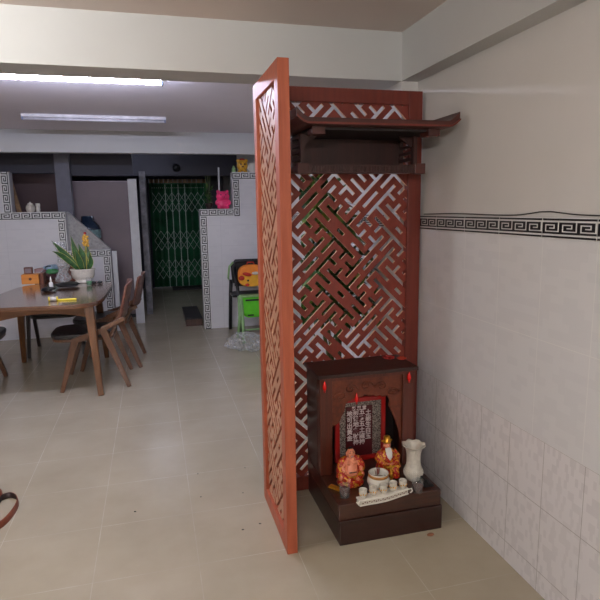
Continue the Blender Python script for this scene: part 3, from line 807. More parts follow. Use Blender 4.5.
# black cable along the band on the right wall
pts = []
for i in range(60):
    y = 2.59-i*.055; z = 1.424+.012*math.exp(-((y-1.68)/.10)**2)+.002*math.sin(y*9)
    pts.append((XW-.004, y, z))
tag(MB().tube(pts, .0022, 6).build('wall_cable', 'cable', None, (XW-.01, 2.2, 1.42)), 'thin black cable resting along the top of the key-pattern tile band', 'cable')

# ------------------------------------------------------------------ ceiling lights
def tube_light(x0, x1, y, lab, lit, cat='ceiling light', warm=False, group=None, dim=False, front=False, drop=0):
    zc = CZ-drop
    t_ = thing('fluorescent_light', ((x0+x1)/2, y, zc-.06), lab, cat, group)
    MB().prism([(-.019, 0), (.019, 0), (.013, -.026), (-.013, -.026)], (x0, y, zc), (0, 1, 0), (0, 0, 1), (x1-x0, 0, 0)).build('housing', 'fixture', t_, bev=.002)
    if drop:
        for x in (x0+.2, x1-.2): MB().tube([(x, y, zc-.004), (x, y, CZ)], .005, 8).build('fill_hanger_rod', 'alu', t_)  # rods added only to hold the lowered fill tube
    for x in (x0+.004, x1-.014): B(x, x+.010, y-.016, y+.016, zc-(.084 if lit else .052), zc-.024).build('lamp_holder', 'blueend', t_, bev=.002)
    m = MB().tube([(x0+.014, y, zc-(.068 if lit else .040)), (x1-.014, y, zc-(.068 if lit else .040))], .0135, 14)
    m.build('tube', ('tube_warm' if warm else 'tube_fill' if front else 'tube_dim_fill' if dim else 'tube_cool') if lit else 'tube_off', t_)
tube_light(-1.06, .12, 3.73, 'lit fluorescent tube on the ceiling behind the first beam', True)
tube_light(-1.06, .18, 5.5, 'unlit fluorescent tube light, fixed deeper in the room near the second beam', False)
tube_light(-1.75, -.55, 1.72, 'lit fluorescent tube on the ceiling left of the viewer', True, warm=True)
tube_light(-.9, .25, 8.0, 'added dim fluorescent tube lighting the kitchen passage, unseen behind the second beam', True, dim=True)  # added out of sight to brighten the gate and passage
tube_light(-1.2, 0.0, -1.2, 'added unseen fluorescent fill tube hanging behind the viewer', True, front=True, drop=.3)  # added fill light, hung low to brighten the ceiling too

# ------------------------------------------------------------------ table
TZ = .765
tb = thing('dining_table', (-.87, 5.12, 0), 'brown wooden dining table with rounded top and splayed legs, on the left', 'table')
out = []
cx, cy, hx, hy = -.868, 5.13, .46, .69
for i in range(64):
    q = 2*PI*i/64; c, s_ = math.cos(q), math.sin(q)
    x = hx*math.copysign(abs(c)**.36, c); y = hy*math.copysign(abs(s_)**.36, s_)
    x, y = x*(1-.07*(y/hy)), y
    x, y = x*math.cos(-.07)-y*math.sin(-.07), x*math.sin(-.07)+y*math.cos(-.07)
    out.append((cx+x, cy+y))
MB().prism(out, (0, 0, TZ-.026), (1, 0, 0), (0, 1, 0), (0, 0, .026)).build('tabletop', ['teak_top'], tb, bev=.006, seg=3)
MB().prism([(cx+(x-cx)*.995, cy+(y-cy)*.997) for x, y in out], (0, 0, TZ-.034), (1, 0, 0), (0, 1, 0), (0, 0, .010)).build('top_edge', 'teak', tb, bev=.002)
LG = [(-.475, 4.52, -.525, 4.60), (-1.31, 4.62, -1.27, 4.68), (-1.30, 5.80, -1.26, 5.70), (-.52, 5.74, -.56, 5.66)]
for fx, fy, tx, ty in LG:
    m = MB(); m.bar((fx, fy, 0), (tx, ty, TZ-.03), .044, .044, w1=.078, t1=.070); m.build('leg', 'teak_leg', tb, bev=.006)
def apron(p, q, name='apron'):
    (x0, y0), (x1, y1) = p, q; m = MB(); d = Vector((x1-x0, y1-y0, 0)); L_ = d.length; d.normalize()
    poly = [(0, 0), (L_, 0)]+[(L_*(1-i/16), -.10+.045*math.sin(PI*i/16)) for i in range(17)]
    n3 = Vector((-d.y, d.x, 0))
    m.prism(poly, (x0, y0, TZ-.032), d, (0, 0, 1), n3*.02); m.build(name, 'teak', tb)
apron((-1.20, 4.62), (-.53, 4.57)); apron((-.55, 4.62), (-.575, 5.66)); apron((-.58, 5.68), (-1.26, 5.72)); apron((-1.27, 5.70), (-1.21, 4.66))

# ------------------------------------------------------------------ chairs (facing -x in local coordinates)
def make_chair(label, wood_='chairwood', group='wooden dining chairs at the table'):
    c = thing('dining_chair', (0, 0, 0), label, 'chair', group)
    m = MB()
    pl = []
    for i in range(32):
        q = 2*PI*i/32; a, b_ = math.cos(q), math.sin(q)
        pl.append((.255*math.copysign(abs(a)**.5, a)-.085, .235*math.copysign(abs(b_)**.5, b_)))
    m.prism(pl, (0, 0, .43), (1, 0, 0), (0, 1, 0), (0, 0, .042)); m.build('seat', 'cushion', c, bev=.014, seg=3)
    m = MB(); m.prism([(x*.98, y*.98) for x, y in pl], (0, 0, .408), (1, 0, 0), (0, 1, 0), (0, 0, .022)); m.build('seat_frame', wood_, c, bev=.003)
    for s_ in (-1, 1):
        y = s_*.262
        MB().bar((-.262, y, 0), (-.130, y, .435), .032, .034, w1=.034, t1=.060).build('leg', wood_, c, bev=.005)
        MB().bar((.268, y, 0), (.085, y, .515), .032, .034, w1=.034, t1=.062).build('leg', wood_, c, bev=.005)
        MB().bar((-.150, y, .425), (.110, y, .505), .034, .042).build('side_rail', wood_, c, bev=.004)
        MB().bar((.080, y, .505), (.262, y*.93, .585), .034, .044, w1=.034, t1=.036).build('armrest', wood_, c, bev=.006)
        MB().bar((-.135, y*.4, .408), (-.135, y, .418), .03, .03, side=(0, 0, 1)).build('cross_rail', wood_, c)
        MB().bar((.13, y*.8, .415), (.250, y*.80, .66), .030, .030).build('back_post', wood_, c, bev=.005)
    # curved back board
    m = MB(); vs = []; n = 14
    for k_, th in ((0, 0), (1, .018)):
        for j in range(n+1):
            t_ = -1+2*j/n; y = t_*.245
            for zz, lean in ((.575, 0), (.66, .022), (.76, .047), (.855+.02*(1-t_*t_), .072)):
                vs.append((.215+lean*.9+.040*(1-t_*t_)+th, y, zz))
    def id_(k_, j, r): return k_*(n+1)*4+j*4+r
    fs = []
    for j in range(n):
        for r in range(3):
            fs.append((id_(0, j, r), id_(0, j, r+1), id_(0, j+1, r+1), id_(0, j+1, r)))
            fs.append((id_(1, j, r), id_(1, j+1, r), id_(1, j+1, r+1), id_(1, j, r+1)))
        for r in (0, 3): fs.append((id_(0, j, r), id_(0, j+1, r), id_(1, j+1, r), id_(1, j, r)))
    for j in (0, n):
        for r in range(3): fs.append((id_(0, j, r), id_(0, j, r+1), id_(1, j, r+1), id_(1, j, r)))
    m.add(vs, fs, 0, True); m.build('backrest', 'chairred', c, bev=.004)
    return c
def copy_tree(o, parent=None):
    c = o.copy(); COL.objects.link(c)
    if parent: c.parent = parent
    for ch in list(o.children): copy_tree(ch, c)
    return c
ch0 = make_chair('nearest wooden dining chair with black seat, pushed under the right side of the table')
ch0.location = (-.53, 4.95, 0)
for (x, y, rz, lab) in ((-.43, 5.53, -.06, 'wooden dining chair behind the nearest one, backrest closest to the green gate'),
                        (-1.62, 5.08, PI, 'dining chair on the left side of the table, mostly outside the frame')):
    c = copy_tree(ch0); c.location = (x, y, 0); c.rotation_euler = (0, 0, rz); c['label'] = lab
c = make_chair('shade-darkened wooden dining chair at the far end of the table, before the white tiled wall', 'chair_shade')
c.location = (-1.02, 6.20, 0); c.rotation_euler = (0, 0, PI/2)
bpy.context.view_layer.update()

# ------------------------------------------------------------------ things on the table
t_ = thing('wooden_tissue_box', (-1.19, 5.92, TZ), 'orange wooden box near the left back of the table', 'box')
B(-1.27, -1.112, 5.87, 6.02, TZ, TZ+.095).build('box_body', 'orangewood', t_, bev=.004)
MB().lathe([(.022, 0), (.022, .002), (.001, .002)], (0, 0, 0), 16)
m = MB(); m.lathe([(.014, 0), (.014, .003), (.001, .003)], (0, 0, 0), 14); 
for i, v_ in enumerate(m.v): m.v[i] = Vector((-1.19+v_.x, 5.872-v_.z, TZ+.05+v_.y))
m.build('round_mark', 'redbrown', t_)
m = MB(); m.box(-1.105, -1.07, 5.88, 6.02, TZ, TZ+.10); m.build('box_side_packet', 'redbrown', t_)
tt = thing('small_framed_box', (-1.215, 5.95, TZ+.095), 'small brown box standing on top of the orange wooden box', 'box')
B(-1.25, -1.175, 5.92, 5.97, TZ+.095, TZ+.16).build('case', 'redbrown', tt, bev=.003)
B(-1.24, -1.185, 5.917, 5.92, TZ+.105, TZ+.15).build('front_panel', 'mauve', tt)
def blob(name, c, r, mat, parent=None, amp=.25, fr=30, seg=28, rings=18, loc=None, smooth=True):
    m = MB(); m.ball(c, r, 0, seg, rings)
    cc = Vector(c)
    for i, v_ in enumerate(m.v):
        d = v_-cc; m.v[i] = cc+d*(1+amp*noise.noise(v_*fr)+amp*.5*noise.noise(v_*fr*2.7))
    if not smooth: m.sm = [False]*len(m.sm)
    return m.build(name, mat, parent, loc)
bg = thing('grocery_bag', (-1.06, 6.3, TZ), 'thin plastic bag of small goods at the back of the table', 'bag')
blob('bag_skin', (-1.07, 6.25, TZ+.055), (.105, .08, .055), 'plumbag', bg, .2, 22)
blob('blue_packet', (-1.05, 6.24, TZ+.115), (.07, .05, .035), 'bluebag', bg, .3, 30)
blob('green_packet', (-1.04, 6.19, TZ+.082), (.065, .04, .03), 'greenbag', bg, .3, 30)
m = MB(); m.tube([(-1.10, 6.2, TZ+.125), (-1.08, 6.2, TZ+.14), (-1.05, 6.2, TZ+.138)], .008, 6); m.build('black_cap', 'black', bg)
t_ = thing('small_bottle', (-.928, 5.42, TZ), 'small white nozzle bottle standing near the table centre', 'bottle')
MB().lathe([(.016, 0), (.018, .004), (.018, .055), (.012, .065)], (-.928, 5.42, TZ), 16).build('bottle_body', 'white', t_)
MB().lathe([(.010, .065), (.009, .085), (.004, .112), (.001, .114)], (-.928, 5.42, TZ), 12).build('nozzle', 'ceramic', t_)
t_ = thing('black_pouch', (-.86, 5.4, TZ), 'flat black fabric pouch with strap lying on the table', 'pouch')
blob('pouch_body', (-.80, 5.50, TZ+.026), (.11, .10, .020), 'black', t_, .25, 20)
blob('strap', (-.93, 5.27, TZ+.02), (.06, .10, .015), 'black', t_, .3, 25)
t_ = thing('tape_cutter', (-.73, 4.66, TZ), 'yellow utility cutter beside a white tape roll at the table front', 'cutter')
m = MB(); m.box(-.79, -.62, 4.655, 4.675, TZ, TZ+.014, xf=None); m.build('handle', 'yellow', t_, bev=.004)
m = MB(); m.tube([(-.815, 4.66, TZ+.018), (-.765, 4.66, TZ+.018)], .018, 14); m.build('tape_roll', 'ceramic_old', t_)
m = MB(); m.tube([(-.826, 4.66, TZ+.018), (-.814, 4.66, TZ+.018)], .0185, 14); m.tube([(-.766, 4.66, TZ+.018), (-.758, 4.66, TZ+.018)], .0185, 14); m.build('roll_ends', 'yellow', t_)
# crumpled clear wrap standing
m = MB(); segs = 26; rings = 22; vsx = []
for i in range(rings+1):
    z = .40*i/rings; r = .055*(1+.15*math.sin(i*.7))*(1.1 if i < 3 else 1)*(1-.25*i/rings)
    for j in range(segs):
        q = 2*PI*j/segs; rr = r*(1+.45*noise.noise(Vector((math.cos(q)*2, math.sin(q)*2, z*16))))
        vsx.append((-.905+math.cos(q)*rr+.02*math.sin(z*9), 5.93+math.sin(q)*rr, TZ+.004+z))
m.add(vsx, [(i*segs+j, i*segs+(j+1) % segs, (i+1)*segs+(j+1) % segs, (i+1)*segs+j) for i in range(rings) for j in range(segs)], 0, False)
tag(m.build('crumpled_wrap', 'plastic', None, (-.905, 5.93, TZ), solid=.002), 'tall crumpled clear plastic wrap standing left of the plant pot', 'plastic wrap')
# plant pot + snake plant
px, py = -.69, 5.79
t_ = thing('snake_plant', (px, py, TZ), 'snake plant with pointed green leaves in a white footed bowl', 'plant')
MB().lathe([(.075, 0), (.085, .004), (.082, .018), (.070, .030), (.098, .05), (.110, .085), (.108, .115), (.118, .128), (.121, .138), (.112, .140), (.104, .125), (.102, .118)], (px, py, TZ), 40, sx=1, sy=.72).build('pot', 'ceramic_old', t_)
MB().lathe([(.103, .10), (.103, .124), (.05, .130), (.001, .132)], (px, py, TZ), 24, sy=.72).build('soil', 'soil', t_)
def blade(mb, base, tip, w, bend, mi=0, edge=.06):
    base, tip = Vector(base), Vector(tip); n = 10; d = (tip-base); side = d.cross(Vector((0, 1, 0))).normalized()
    rows = []
    for i in range(n+1):
        t2 = i/n; c = base+d*t2+Vector((bend[0], bend[1], bend[2]))*math.sin(PI*t2)*1.0
        ww = w*(.75+.5*math.sin(PI*min(1, t2*1.2)))*(1-t2**3)+.0006
        rows.append([c+side*ww*f+Vector((0, .25*ww*abs(f), 0)) for f in (-1, -1+edge*2, 0, 1-edge*2, 1)])
    vs = [p for r in rows for p in r]
    for i in range(n):
        for j in range(4):
            mb.add([vs[i*5+j], vs[i*5+j+1], vs[(i+1)*5+j+1], vs[(i+1)*5+j]], [(0, 1, 2, 3)], 1 if j in (0, 3) else 0, True)
m = MB(); zt = TZ+.125
blade(m, (px-.03, py, zt), (px-.255, py-.05, TZ+.425), .028, (-.01, 0, .02))
blade(m, (px-.03, py-.01, zt), (px-.25, py-.09, TZ+.325), .022, (-.03, 0, .05))
blade(m, (px-.01, py+.01, zt), (px-.085, py, TZ+.47), .030, (-.005, 0, 0))
blade(m, (px+.02, py, zt), (px-.02, py-.01, TZ+.39), .036, (.01, 0, 0))
blade(m, (px+.04, py, zt), (px+.045, py+.02, TZ+.40), .034, (.01, 0, 0))
blade(m, (px+.0, py-.02, zt), (px-.055, py-.05, TZ+.36), .026, (0, 0, 0))
blade(m, (px+.05, py+.01, zt), (px+.075, py-.03, TZ+.30), .022, (.02, 0, 0))
m.build('leaves', ['leaf', 'leafedge'], t_, solid=.002)
t_2 = thing('yellow_ornament', (px+.045, py-.02, TZ+.14), 'yellow blossom ornament stuck upright among the snake plant leaves', 'ornament')
m = MB().tube([(px+.04, py-.03, TZ+.13), (px+.05, py-.03, TZ+.38)], .004, 6); m.build('stick', 'leafedge', t_2)
m = MB()
for i in range(16):
    q = i*2.4; m.ball((px+.05+.020*math.cos(q), py-.03+.016*math.sin(q), TZ+.365+i*.0068), (.014, .010, .012), 0, 8, 5)
m.build('petals', 'yelflower', t_2)
MB().ball((px+.05, py-.03, TZ+.488), (.014, .014, .012)).build('bud', 'redflower', t_2)
t_ = thing('small_glass', (-.61, 5.52, TZ), 'small greenish drinking glass in front of the plant bowl', 'glass')
MB().lathe([(.022, 0), (.025, .002), (.030, .08), (.028, .08), (.022, .005), (.01, .005)], (-.61, 5.52, TZ), 20).build('glass_body', 'glass', t_)
MB().lathe([(.0215, .006), (.0255, .045), (.001, .045)], (-.61, 5.52, TZ), 20).build('drink', 'greenbag', t_)
t_ = thing('sunglasses', (-.56, 5.66, TZ), 'dark folded glasses lying at the right edge of the table', 'glasses')
m = MB()
for s_ in (-1, 1): m.ball((-.555+s_*.028, 5.64, TZ+.016), (.024, .006, .015))
m.build('lenses', 'black', t_)
m = MB(); m.tube([(-.607, 5.65, TZ+.02), (-.60, 5.71, TZ+.006), (-.51, 5.715, TZ+.006), (-.503, 5.65, TZ+.02), (-.53, 5.64, TZ+.024), (-.58, 5.64, TZ+.024)], .003, 6); m.build('frame', 'redbrown', t_)

# ------------------------------------------------------------------ ledge things
t_ = thing('pink_piggy_bank', (.85, 6.83, 1.466), 'hot pink animal-shaped coin bank on the lower ledge of the right stepped wall', 'coin bank')
m = MB(); c = Vector((.848, 6.83, 1.466))
m.ball(c+Vector((0, 0, .062)), (.078, .06, .062)); m.ball(c+Vector((0, -.012, .148)), (.084, .062, .066))
for s_ in (-1, 1):
    m.ball(c+Vector((s_*.055, 0, .205)), (.022, .015, .024)); m.ball(c+Vector((s_*.045, -.04, .022)), (.032, .03, .024)); m.ball(c+Vector((s_*.074, -.02, .075)), (.022, .02, .034))
m.ball(c+Vector((0, -.072, .140)), (.026, .016, .018))
m.build('body', 'pink', t_, remesh=.006)
m = MB()
for s_ in (-1, 1): m.ball(c+Vector((s_*.030, -.070, .168)), (.007, .005, .008)); m.ball(c+Vector((s_*.009, -.088, .141)), (.004, .003, .005))
m.build('eyes', 'black', t_)
t_ = thing('yellow_toy', (1.10, 6.83, 1.90), 'round yellow toy with a dark face on the top ledge of the right stepped wall', 'toy')
c = Vector((1.10, 6.83, 1.90)); m = MB(); m.ball(c+Vector((0, 0, .082)), (.068, .055, .070))
for s_ in (-1, 1): m.ball(c+Vector((s_*.05, 0, .140)), (.022, .016, .022)); m.ball(c+Vector((s_*.035, -.02, .014)), (.026, .03, .016))
m.build('body', 'toyyel', t_, remesh=.005)
m = MB()
for s_ in (-1, 1): m.ball(c+Vector((s_*.024, -.052, .095)), (.010, .006, .012))
m.ball(c+Vector((0, -.056, .068)), (.014, .006, .008)); m.build('face', 'redbrown', t_)
m = MB(); m.ball(c+Vector((0, .01, .156)), (.035, .03, .014)); m.build('cap', 'redflower', t_)
t_ = thing('white_mug', (1.215, 6.83, 1.90), 'white object beside the yellow toy, partly behind the side panel', 'mug')
MB().lathe([(.036, 0), (.042, .005), (.046, .11), (.042, .112), (.038, .02), (.02, .02)], (1.225, 6.83, 1.90), 20).build('mug_body', 'ceramic', t_)
m = MB(); m.tube([(1.185, 6.83, 1.99), (1.174, 6.83, 1.98), (1.173, 6.83, 1.94), (1.186, 6.83, 1.925)], .007, 8); m.build('handle', 'ceramic', t_)
t_ = tag(MB().lathe([(.02, 0), (.024, .006), (.022, .05), (.010, .065), (.010, .08)], (.995, 6.84, 1.90), 14).build('small_jar', 'palegreen', None, (.995, 6.84, 1.90)), 'tiny pale jar at the left end of the top ledge', 'jar')
t_ = thing('ledge_plant', (.68, 6.84, 1.466), 'small leafy plant with pale stems on the lower right ledge, before the gate', 'plant')
MB().lathe([(.03, 0), (.045, .05), (.048, .07), (.04, .07)], (.68, 6.84, 1.466), 16).build('pot', 'terracotta', t_)
m = MB()
for i in range(46):
    q = random.uniform(0, 6.3); z = random.uniform(.05, .36); r = .02+.045*random.random()
    p0 = Vector((.68+.02*math.cos(q), 6.84+.01*math.sin(q), 1.50+z*.6)); p1 = p0+Vector((math.cos(q)*r, math.sin(q)*r*.5, random.uniform(.0, .08)))
    d = p1-p0; sd = d.cross(Vector((0, .3, 1))).normalized()*.010
    m.add([p0, p0+d*.5+sd, p1, p0+d*.5-sd], [(0, 1, 2, 3)], 0, False)
m.build('leaves', 'foliage', t_)
m = MB()
for dx in (-.03, 0, .025): m.tube([(.68+dx*.3, 6.84, 1.52), (.68+dx, 6.84, 1.86)], .004, 6)
m.build('stem', 'stem', t_)
t_ = tag(MB().tube([(.815, 6.905, 1.466), (.820, 6.905, 1.965)], .010, 8).build('white_stick', 'offwhite', None, (.818, 6.86, 1.466)), 'thin white stick standing upright behind the pink coin bank', 'stick')
# left ledge
t_ = thing('white_cup_stack', (-1.335, 6.96, 1.462), 'larger white rounded pot on the left stepped wall ledge', 'pot', 'white crockery on the left ledge')
MB().lathe([(.03, 0), (.045, .012), (.052, .045), (.044, .075), (.03, .088)], (-1.335, 6.96, 1.462), 18).build('pot_body', 'ceramic_old', t_)
MB().lathe([(.032, .088), (.026, .100), (.008, .106), (.010, .115), (.001, .118)], (-1.335, 6.96, 1.462), 18).build('lid', 'ceramic', t_)
t_ = thing('white_small_cup', (-1.255, 6.96, 1.462), 'smaller white cup beside the rounded pot on the left ledge', 'cup', 'white crockery on the left ledge')
MB().lathe([(.02, 0), (.025, .03), (.022, .05), (.026, .08), (.024, .10), (.01, .10)], (-1.255, 6.96, 1.462), 14).build('cup_body', 'ceramic', t_)
tag(MB().bar((-1.20, 7.10, 0.02), (-1.60, 7.25, 1.93), .03, .045).build('leaning_pole', 'tan', None, (-1.20, 7.1, 0)), 'brown wooden pole leaning behind the left stepped wall', 'pole')

# ------------------------------------------------------------------ background furniture
t_ = thing('tall_cabinet', (-.60, 8.1, 0), 'tall mauve-grey cabinet standing in the dark kitchen behind the stairs', 'cabinet')
B(-.99, -.285, 7.85, 8.35, .05, 1.855).build('body', 'mauve', t_, bev=.01)
B(-.985, -.29, 7.83, 7.85, .08, 1.85).build('door', 'mauve', t_, bev=.006)
B(-.99, -.285, 7.87, 8.35, 0, .05).build('base', 'black', t_)
tag(B(-.272, -.165, 7.40, 7.45, 0, 1.855).build('white_board', 'offwhite', None, (-.23, 7.4, 0)), 'narrow white board standing upright beside the mauve cabinet', 'board')
t_ = thing('water_jug', (-.80, 7.62, .98), 'dark blue water dispenser jug behind the sloped stair slab', 'water jug')
MB().lathe([(.10, -.98), (.115, -.97), (.115, .0), (.108, .01), (.108, .12), (.100, .13), (.108, .14), (.108, .26), (.10, .30), (.06, .36), (.055, .42), (.04, .425)], (-.80, 7.62, .98), 28, sx=1.38, sy=1.2).build('jug_body', 'jug', t_)
MB().lathe([(.1085, .14), (.1105, .15), (.1105, .24), (.1085, .25)], (-.80, 7.62, .98), 28, sx=1.38, sy=1.2).build('jug_label', 'jugwrap', bpy.data.objects['jug_body'])
MB().lathe([(.058, .36), (.060, .40), (.05, .42)], (-.80, 7.62, .98), 20).build('jug_cap', 'jugwrap', bpy.data.objects['jug_body'])
tag(B(-.49, -.435, 6.99, 7.03, 0, .985).build('grey_plank', 'offwhite', None, (-.41, 6.99, 0), bev=.003), 'pale grey plank standing upright at the right end of the left stepped wall', 'plank')

# folding gate
g = thing('folding_gate', (.5, YF-.17, 0), 'dark green folding metal gate with pale crossed bars at the passage end', 'gate')
GY = YF-.20
m = MB(); n = 14
for i in range(n):
    x0 = -.02+1.04*i/n; x1 = -.02+1.04*(i+1)/n; xm = (x0+x1)/2
    m.prism([(x0, 0), (xm, .03), (x1, 0), (x1, -.003), (xm, .027), (x0, -.003)], (0, GY+.01, .02), (1, 0, 0), (0, 1, 0), (0, 0, 1.93))
m.build('green_sheet', 'gategreen', g)
for i in range(9):
    x = .03+i*.118; m = MB(); m.box(x-.006, x+.006, GY-.035, GY-.015, .02, 1.93); m.build('upright_bar', 'gatebar' if i in (2, 3, 4, 5) else 'gategreen', g)
for z0, z1 in ((1.42, 1.78), (.72, 1.08), (.18, .54)):
    m = MB()
    for i in range(8):
        x0, x1 = .03+i*.118, .03+(i+1)*.118
        for a, b_ in ((z0, (z0+z1)/2), ((z0+z1)/2, z0), ((z0+z1)/2, z1), (z1, (z0+z1)/2)):
            m.bar((x0, GY-.04, a), (x1, GY-.04, b_), .004, .007)
    m.build('crossed_bars', 'gatebar', g)
m = MB()
for i in range(26): m.box(.03+i*.037, .045+i*.037, GY-.045, GY-.04, 1.86, 1.875)
m.build('rivets', 'gatebar', g)
m = MB()
for i in range(12): m.box(-.01+i*.086, .066+i*.086, GY-.03, GY, 1.955, 2.025)
m.build('transom_blocks', 'tan', g)
B(-.02, 1.02, GY-.02, GY+.03, 1.94, 1.955).build('top_track', 'gategreen', g)
tag(MB().lathe([(.06, 0), (.06, .01), (.045, .05), (.01, .07)], (0, 0, 0), 18).build('round_wall_fan', 'black', None, (0, 0, 0)), 'small dark round fixture on the beam above the green gate', 'fixture')
o = bpy.data.objects['round_wall_fan']; o.name = 'round_fixture'; o.rotation_euler = (PI/2, 0, 0); o.location = (.408, 8.9, 2.10)
t_ = thing('passage_step', (.45, 7.1, 0), 'low dark wooden step on the floor beside the right stepped wall', 'step')
B(.345, .549, 6.99, 7.9, 0, .085).build('step_body', 'stepwood', t_, bev=.004)
B(.34, .552, 6.98, 7.9, .085, .10).build('step_top', 'mat', t_, bev=.003)
tag(B(.30, .95, 10.3, 10.65, 0, .03).build('door_mat', 'mat', None, (.6, 10.5, 0), bev=.005), 'dark mat on the floor right in front of the green gate', 'mat')

# black chair with orange backpack, green stool, clear bag
bc = thing('black_chair', (1.06, 6.4, 0), 'black-framed chair against the right stepped wall, holding the orange backpack', 'chair')
for fx, fy, tx, ty, zt in ((.925, 6.28, .905, 6.40, .83), (1.275, 6.28, 1.275, 6.40, .83)):
    MB().tube([(fx, fy-.03, 0), (fx+.0, fy, .42), (tx, ty+.04, .80)], .020, 8).build('leg', 'black', bc)
for fx in (.86, 1.29):
    MB().tube([(fx, 6.66, 0), (fx+.01, 6.60, .45), (fx+.02, 6.58, .62)], .022, 8).build('leg', 'black', bc)
m = MB(); m.box(.86, 1.29, 6.34, 6.66, .44, .47); m.build('seat', 'black', bc, bev=.01)
m = MB(); vs = []
m.tube([(.90, 6.44, .60), (.885, 6.44, .80), (.92, 6.44, .855), (1.25, 6.44, .855), (1.29, 6.44, .80), (1.28, 6.44, .60)], .026, 8)
m.box(.90, 1.28, 6.43, 6.45, .56, .85); m.build('backrest', 'black', bc, bev=.006)
m = MB(); m.tube([(.86, 6.62, .62), (.83, 6.45, .66), (.84, 6.40, .80), (.89, 6.42, .85)], .012, 8); m.build('arm_strap', 'palegreen', bc)
bp = thing('childs_backpack', (1.08, 6.35, .56), 'orange and yellow child backpack hanging on the black chair', 'backpack')
m = MB(); pl = []
for i in range(32):
    q = 2*PI*i/32; a, b_ = math.cos(q), math.sin(q); pl.append((.155*math.copysign(abs(a)**.7, a), .130*math.copysign(abs(b_)**.75, b_)))
m.prism(pl, (1.085, 6.405, .69), (1, 0, 0), (0, 0, 1), (0, -.09, 0)); m.build('bag_body', 'orange', bp, bev=.03, seg=4)
m = MB(); pl2 = [(x*.93, min(y, .02)*.9-.008) for x, y in pl]; m.prism(pl2, (1.085, 6.33, .69), (1, 0, 0), (0, 0, 1), (0, -.030, 0)); m.build('front_pocket', 'yelloworange', bp, bev=.010, seg=3)
m = MB(); m.ball((1.03, 6.295, .712), (.055, .012, .022), rot=R3(.25, 'Y')); m.ball((.965, 6.30, .670), (.035, .012, .028)); m.build('red_flap', 'redfab', bpy.data.objects['front_pocket'])
m = MB(); m.ball((1.13, 6.295, .722), (.045, .010, .018)); m.build('pale_patch', 'ceramic_old', bpy.data.objects['front_pocket'])
m = MB(); m.ball((1.04, 6.295, .640), (.012, .006, .012)); m.build('dark_button', 'black', bpy.data.objects['front_pocket'])
m = MB(); m.ball((1.03, 6.295, .590), (.026, .008, .016)); m.build('red_patch', 'redfab', bpy.data.objects['front_pocket'])
m = MB(); m.tube([(1.04, 6.37, .81), (1.05, 6.37, .845), (1.12, 6.37, .845), (1.13, 6.37, .81)], .007, 6); m.build('carry_loop', 'redfab', bp)
gs = thing('green_childs_seat', (1.05, 6.0, 0), 'lime green plastic child seat with pale green legs before the black chair', 'child seat')
m = MB(); pl = [(-.14, .24), (.14, .24), (.145, .10), (.115, .02), (.07, 0), (-.07, 0), (-.115, .02), (-.145, .10)]
m.prism(pl, (1.07, 6.10, .235), (1, 0, 0), (0, 0, 1), (0, .10, 0)); m.build('seat_tub', 'green', gs, bev=.02, seg=3)
m = MB(); m.box(.97, 1.17, 6.094, 6.10, .43, .45); m.build('front_groove', 'black', gs)
m = MB(); m.box(.99, 1.06, 6.092, 6.10, .258, .275); m.build('dark_slot', 'black', gs, bev=.003)
for a, b_, c_ in (((.90, 5.86, 0), (.925, 6.06, .25), (.915, 6.10, .50)), ((1.24, 5.86, 0), (1.215, 6.06, .25), (1.215, 6.10, .50)), ((.88, 6.15, 0), (.91, 6.16, .25), (.915, 6.18, .48)), ((1.26, 6.15, 0), (1.22, 6.16, .25), (1.215, 6.18, .48))):
    MB().tube([a, b_, c_], [.016, .020, .022], 8).build('leg', 'palegreen', gs)
m = MB(); m.tube([(.90, 6.0, .12), (1.24, 6.0, .12)], .010, 6); m.build('cross_bar', 'palegreen', gs)
m = MB(); m.box(.912, 1.225, 6.08, 6.20, .475, .497); m.build('tray_rim', 'palegreen', gs, bev=.008)
o = blob('crumpled_plastic_bag', (.88, 5.62, .075), (.17, .20, .078), 'plastic', None, .55, 11, 44, 26, loc=(.88, 5.62, 0), smooth=False)
for v_ in o.data.vertices: v_.co.z = max(v_.co.z, .002)
tag(o, 'crumpled clear plastic bag lying on the floor before the green seat', 'plastic bag')

